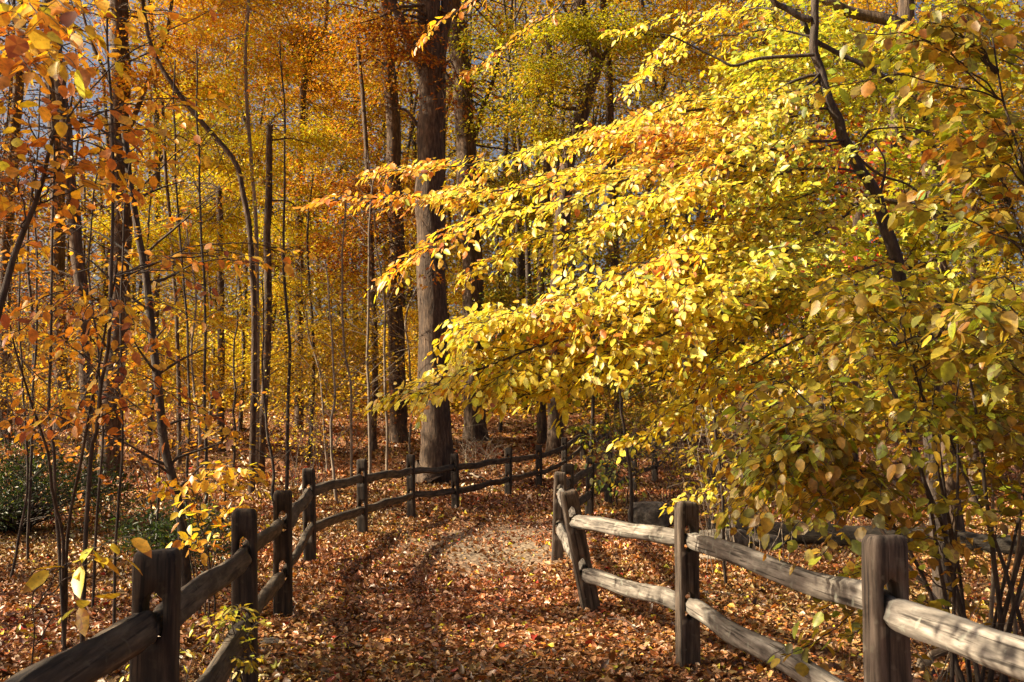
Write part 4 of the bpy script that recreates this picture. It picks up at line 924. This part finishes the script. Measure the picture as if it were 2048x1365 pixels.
tips = [(rs.uniform(1120, 1250), rs.uniform(940, 1010), rs.uniform(16.5, 19)) for i in range(8)]+[(rs.uniform(1130, 1300), rs.uniform(840, 900), rs.uniform(20, 24)) for i in range(16)]
shrub('green_shrub', 'thin green and yellow sapling leaves hanging around the far right posts', 'shrub', (2.0, 19.5), stems_from((2.0, 19.5), 5, .8, .8, 1.8), tips, .09, pf({'green': 2, 'lime': 1, 'olive': 2}), .006, sec_n=7, sec_len=.5, W=.6)

# --- dark evergreen shrub at left
def evergreen(label, x, y, r, h, n):
    g = float(terrain(x, y)); root = thing('evergreen_shrub', label, 'shrub', (x, y, g)); lv = Leaves(); tb = Tubes()
    for i in range(n):
        a = rs.rand()*6.28; rr = r*rs.rand()**.5; e = np.array([x+rr*math.cos(a), y+rr*math.sin(a), g+h*(1-.6*(rr/r)**2)*rs.uniform(.45, 1.0)])
        s = np.array([x+rs.randn()*.1, y+rs.randn()*.1, g]); q = curve([s, (s+e)/2+[0, 0, .1], e], 8); tb.add(q, np.linspace(.012, .003, 8), 5)
        m = 42; p = e+rs.randn(m, 3)*[.17, .17, .09]; d = norm(p-e+rs.randn(m, 3)*.05+[0, 0, .03]); lv.add(p, d, np.array([0, 0, 1.])+rs.randn(m, 3)*.4, rs.uniform(.06, .10, m), .028, pal({'dark': 3, 'green': .25}, m)*.7, 'simple')
    tb.build('stem', M_bark2, root); lv.build('foliage', M_leafn, root)
evergreen('large dark green evergreen shrub low at the left edge', -7.3, 15.4, 1.7, 1.35, 190)
evergreen('small dark evergreen seedling clump behind the leaning sapling', -4.2, 13.2, .7, .65, 40)
evergreen('sparse evergreen sprig in the leaves behind the yellow shrub', -3.6, 11.5, .5, .5, 16)

# --- bare twiggy undergrowth
def bare(label, px, Y, r, h, n, mat, leafy=0, colr='gold'):
    p = g3(px, Y); root = thing('bare_shrub', label, 'shrub', p); tb = Tubes(); lv = Leaves()
    for i in range(n):
        a = rs.rand()*6.28; s_ = np.array(p)+[rs.randn()*.25*r, rs.randn()*.25*r, -.02]; hh = h*rs.uniform(.5, 1)
        e = s_+[math.cos(a)*r*rs.uniform(.3, 1), math.sin(a)*r*.6, hh]; m = (s_+e)/2+[0, 0, hh*.12]
        c = wob(curve([s_, m, e], 12), .05*hh, rs.randint(1e6)); tb.add(c, np.linspace(.0055, .0018, 12)*(Y/12)**.5, 4)
        for k in range(7):
            q = c[rs.randint(3, 12)]; f = q+rs.randn(3)*[.3, .3, .22]*hh*.7+[0, 0, .08]; tw = wob(curve([q, (q+f)/2, f], 6), .03, rs.randint(1e6)); tb.add(tw, np.linspace(.0028, .0012, 6)*(Y/12)**.5, 3)
            if leafy and rs.rand() < leafy:
                m_ = 7; lv.add(tw[rs.randint(1, 6, m_)]+rs.randn(m_, 3)*.03, rs.randn(m_, 3)*[1, 1, .3]-[0, 0, .4], np.array([0, 0, 1.])+rs.randn(m_, 3)*.4, .075*rs.uniform(.7, 1.2, m_), .045, pal(colr, m_))
    tb.build('stem', mat, root)
    if lv.n: lv.build('foliage', M_leafn, root)
def g3(px, Y, dz=0): p = at(px, 1000, Y); return (p[0], p[1], float(terrain(p[0], p[1]))+dz)
bare('grey brown tangle of bare twigs between the two left edge trunks', 60, 17, 1.6, 4.2, 26, M_twig, .25, 'rust')
bare('bare twiggy brush standing behind the evergreen shrub', 20, 20, 2.0, 5.0, 24, M_twig, .3, 'orange')
bare('spindly brush with a few gold leaves left of the leaning sapling', 250, 16, 1.3, 3.6, 16, M_twig, .6, {'gold': 2, 'orange': 1})
bare('spindly brush with gold leaves on the slope right of the slender stems', 620, 26, 1.6, 3.6, 22, M_twig, .7, {'gold': 2, 'yellow': 1})
bare('low leafless brush just right of the foot of the oak', 960, 30, 1.3, 1.3, 20, M_pale)
bare('thin arching twigs with ochre leaves behind the second right post', 1480, 11.5, .9, 2.0, 18, M_pale, .5, {'ochre': 2, 'lime': 1})
bare('thin brush with ochre leaves under the yellow boughs beyond the path', 1380, 19, 1.5, 2.4, 22, M_twig, .8, {'ochre': 2, 'olive': 1})
bare('thin brush with reddish leaves at the top of the hillside', 700, 33, 2.0, 2.0, 22, M_twig, .8, {'rust': 2, 'ochre': 1})
bare('spare dry twigs leaning beside the near right post', 1870, 6.2, .5, 1.0, 9, M_pale, .2, 'ochre')

# ------------------------------------------------------------------ rocks and logs
def rock(name, label, c, size, seed, cat='rock', mat=None):
    import bmesh
    bm = bmesh.new(); bmesh.ops.create_icosphere(bm, subdivisions=4, radius=1)
    for v in bm.verts:
        p = v.co.copy(); n1 = mnoise.noise(p*1.1+Vector((seed, 0, 0))); n2 = mnoise.noise(p*3.1+Vector((0, seed, 0)))
        q = Vector([math.copysign(abs(t)**.45, t) for t in p]); v.co = q*(1+.28*n1+.08*n2)
        v.co.x *= size[0]; v.co.y *= size[1]; v.co.z *= size[2]
    me = bpy.data.meshes.new(name); bm.to_mesh(me); bm.free(); me.materials.append(mat or M_rock)
    for p in me.polygons: p.use_smooth = True
    o = bpy.data.objects.new(name, me); link(o); o.location = c; o.rotation_euler = (0, 0, seed); tag(o, label, cat)
    return o
def g3(px, Y, dz=0): p = at(px, 1000, Y); return (p[0], p[1], float(terrain(p[0], p[1]))+dz)
rock('boulder', 'dark flat faced boulder beyond the leaning fence post', g3(1300, 16.2, .12), (.27, .30, .24), 1.3)
rock('rock', 'sunlit angular grey rock behind the second right post', g3(1440, 13.2, .06), (.36, .28, .22), 4.1)
rock('rock', 'low pale rock right of the angular rock, half under leaves', g3(1515, 13.5, .04), (.30, .26, .16), 2.2)
rock('rock', 'small flat stone lying in the leaves of the path foreground', g3(1030, 7.6, .0), (.07, .05, .025), 3.0)
rock('rock', 'flat grey stone by the foot of the second left post', g3(545, 7.9, .0), (.13, .07, .03), 5.0)
def log(label, a, b, r, mat, seed):
    root = thing('fallen_log', label, 'log', a); tb = Tubes(); n = 24
    c = wob(curve([a, ((a[0]+b[0])/2, (a[1]+b[1])/2, (a[2]+b[2])/2+.03), b], n), .03, seed); tb.add(c, np.linspace(r, r*.75, n), 12, .12, seed)
    for p0, p1 in ((c[0], c[0]-(c[1]-c[0])*.05), (c[-1], c[-1]+(c[-1]-c[-2])*.05)):
        tb.add([p0, p1], [r*.98 if p0 is c[0] else r*.73, .004], 12)
    tb.build('trunk', mat, root)
log('big dark fallen log lying beyond the right fence', g3(1420, 14.6, .16), g3(2080, 12.8, .12), .16, M_log_shade, 3)
log('thin pale fallen branch on the ground by the rocks', g3(1400, 12.2, .05), g3(1560, 10.6, .12), .025, M_pale, 4)
log('pale crooked branch lying under the shrub at right', g3(1830, 6.9, .05), g3(1990, 6.6, .42), .028, M_pale, 5)
log('thin pale branch lying on the slope behind the oak', g3(925, 29.5, .05), g3(975, 28.0, .05), .03, M_pale, 6)
log('thin pale curved branch on the leaves behind the left fence', g3(535, 15.5, .04), g3(600, 14.2, .06), .012, M_pale, 7)
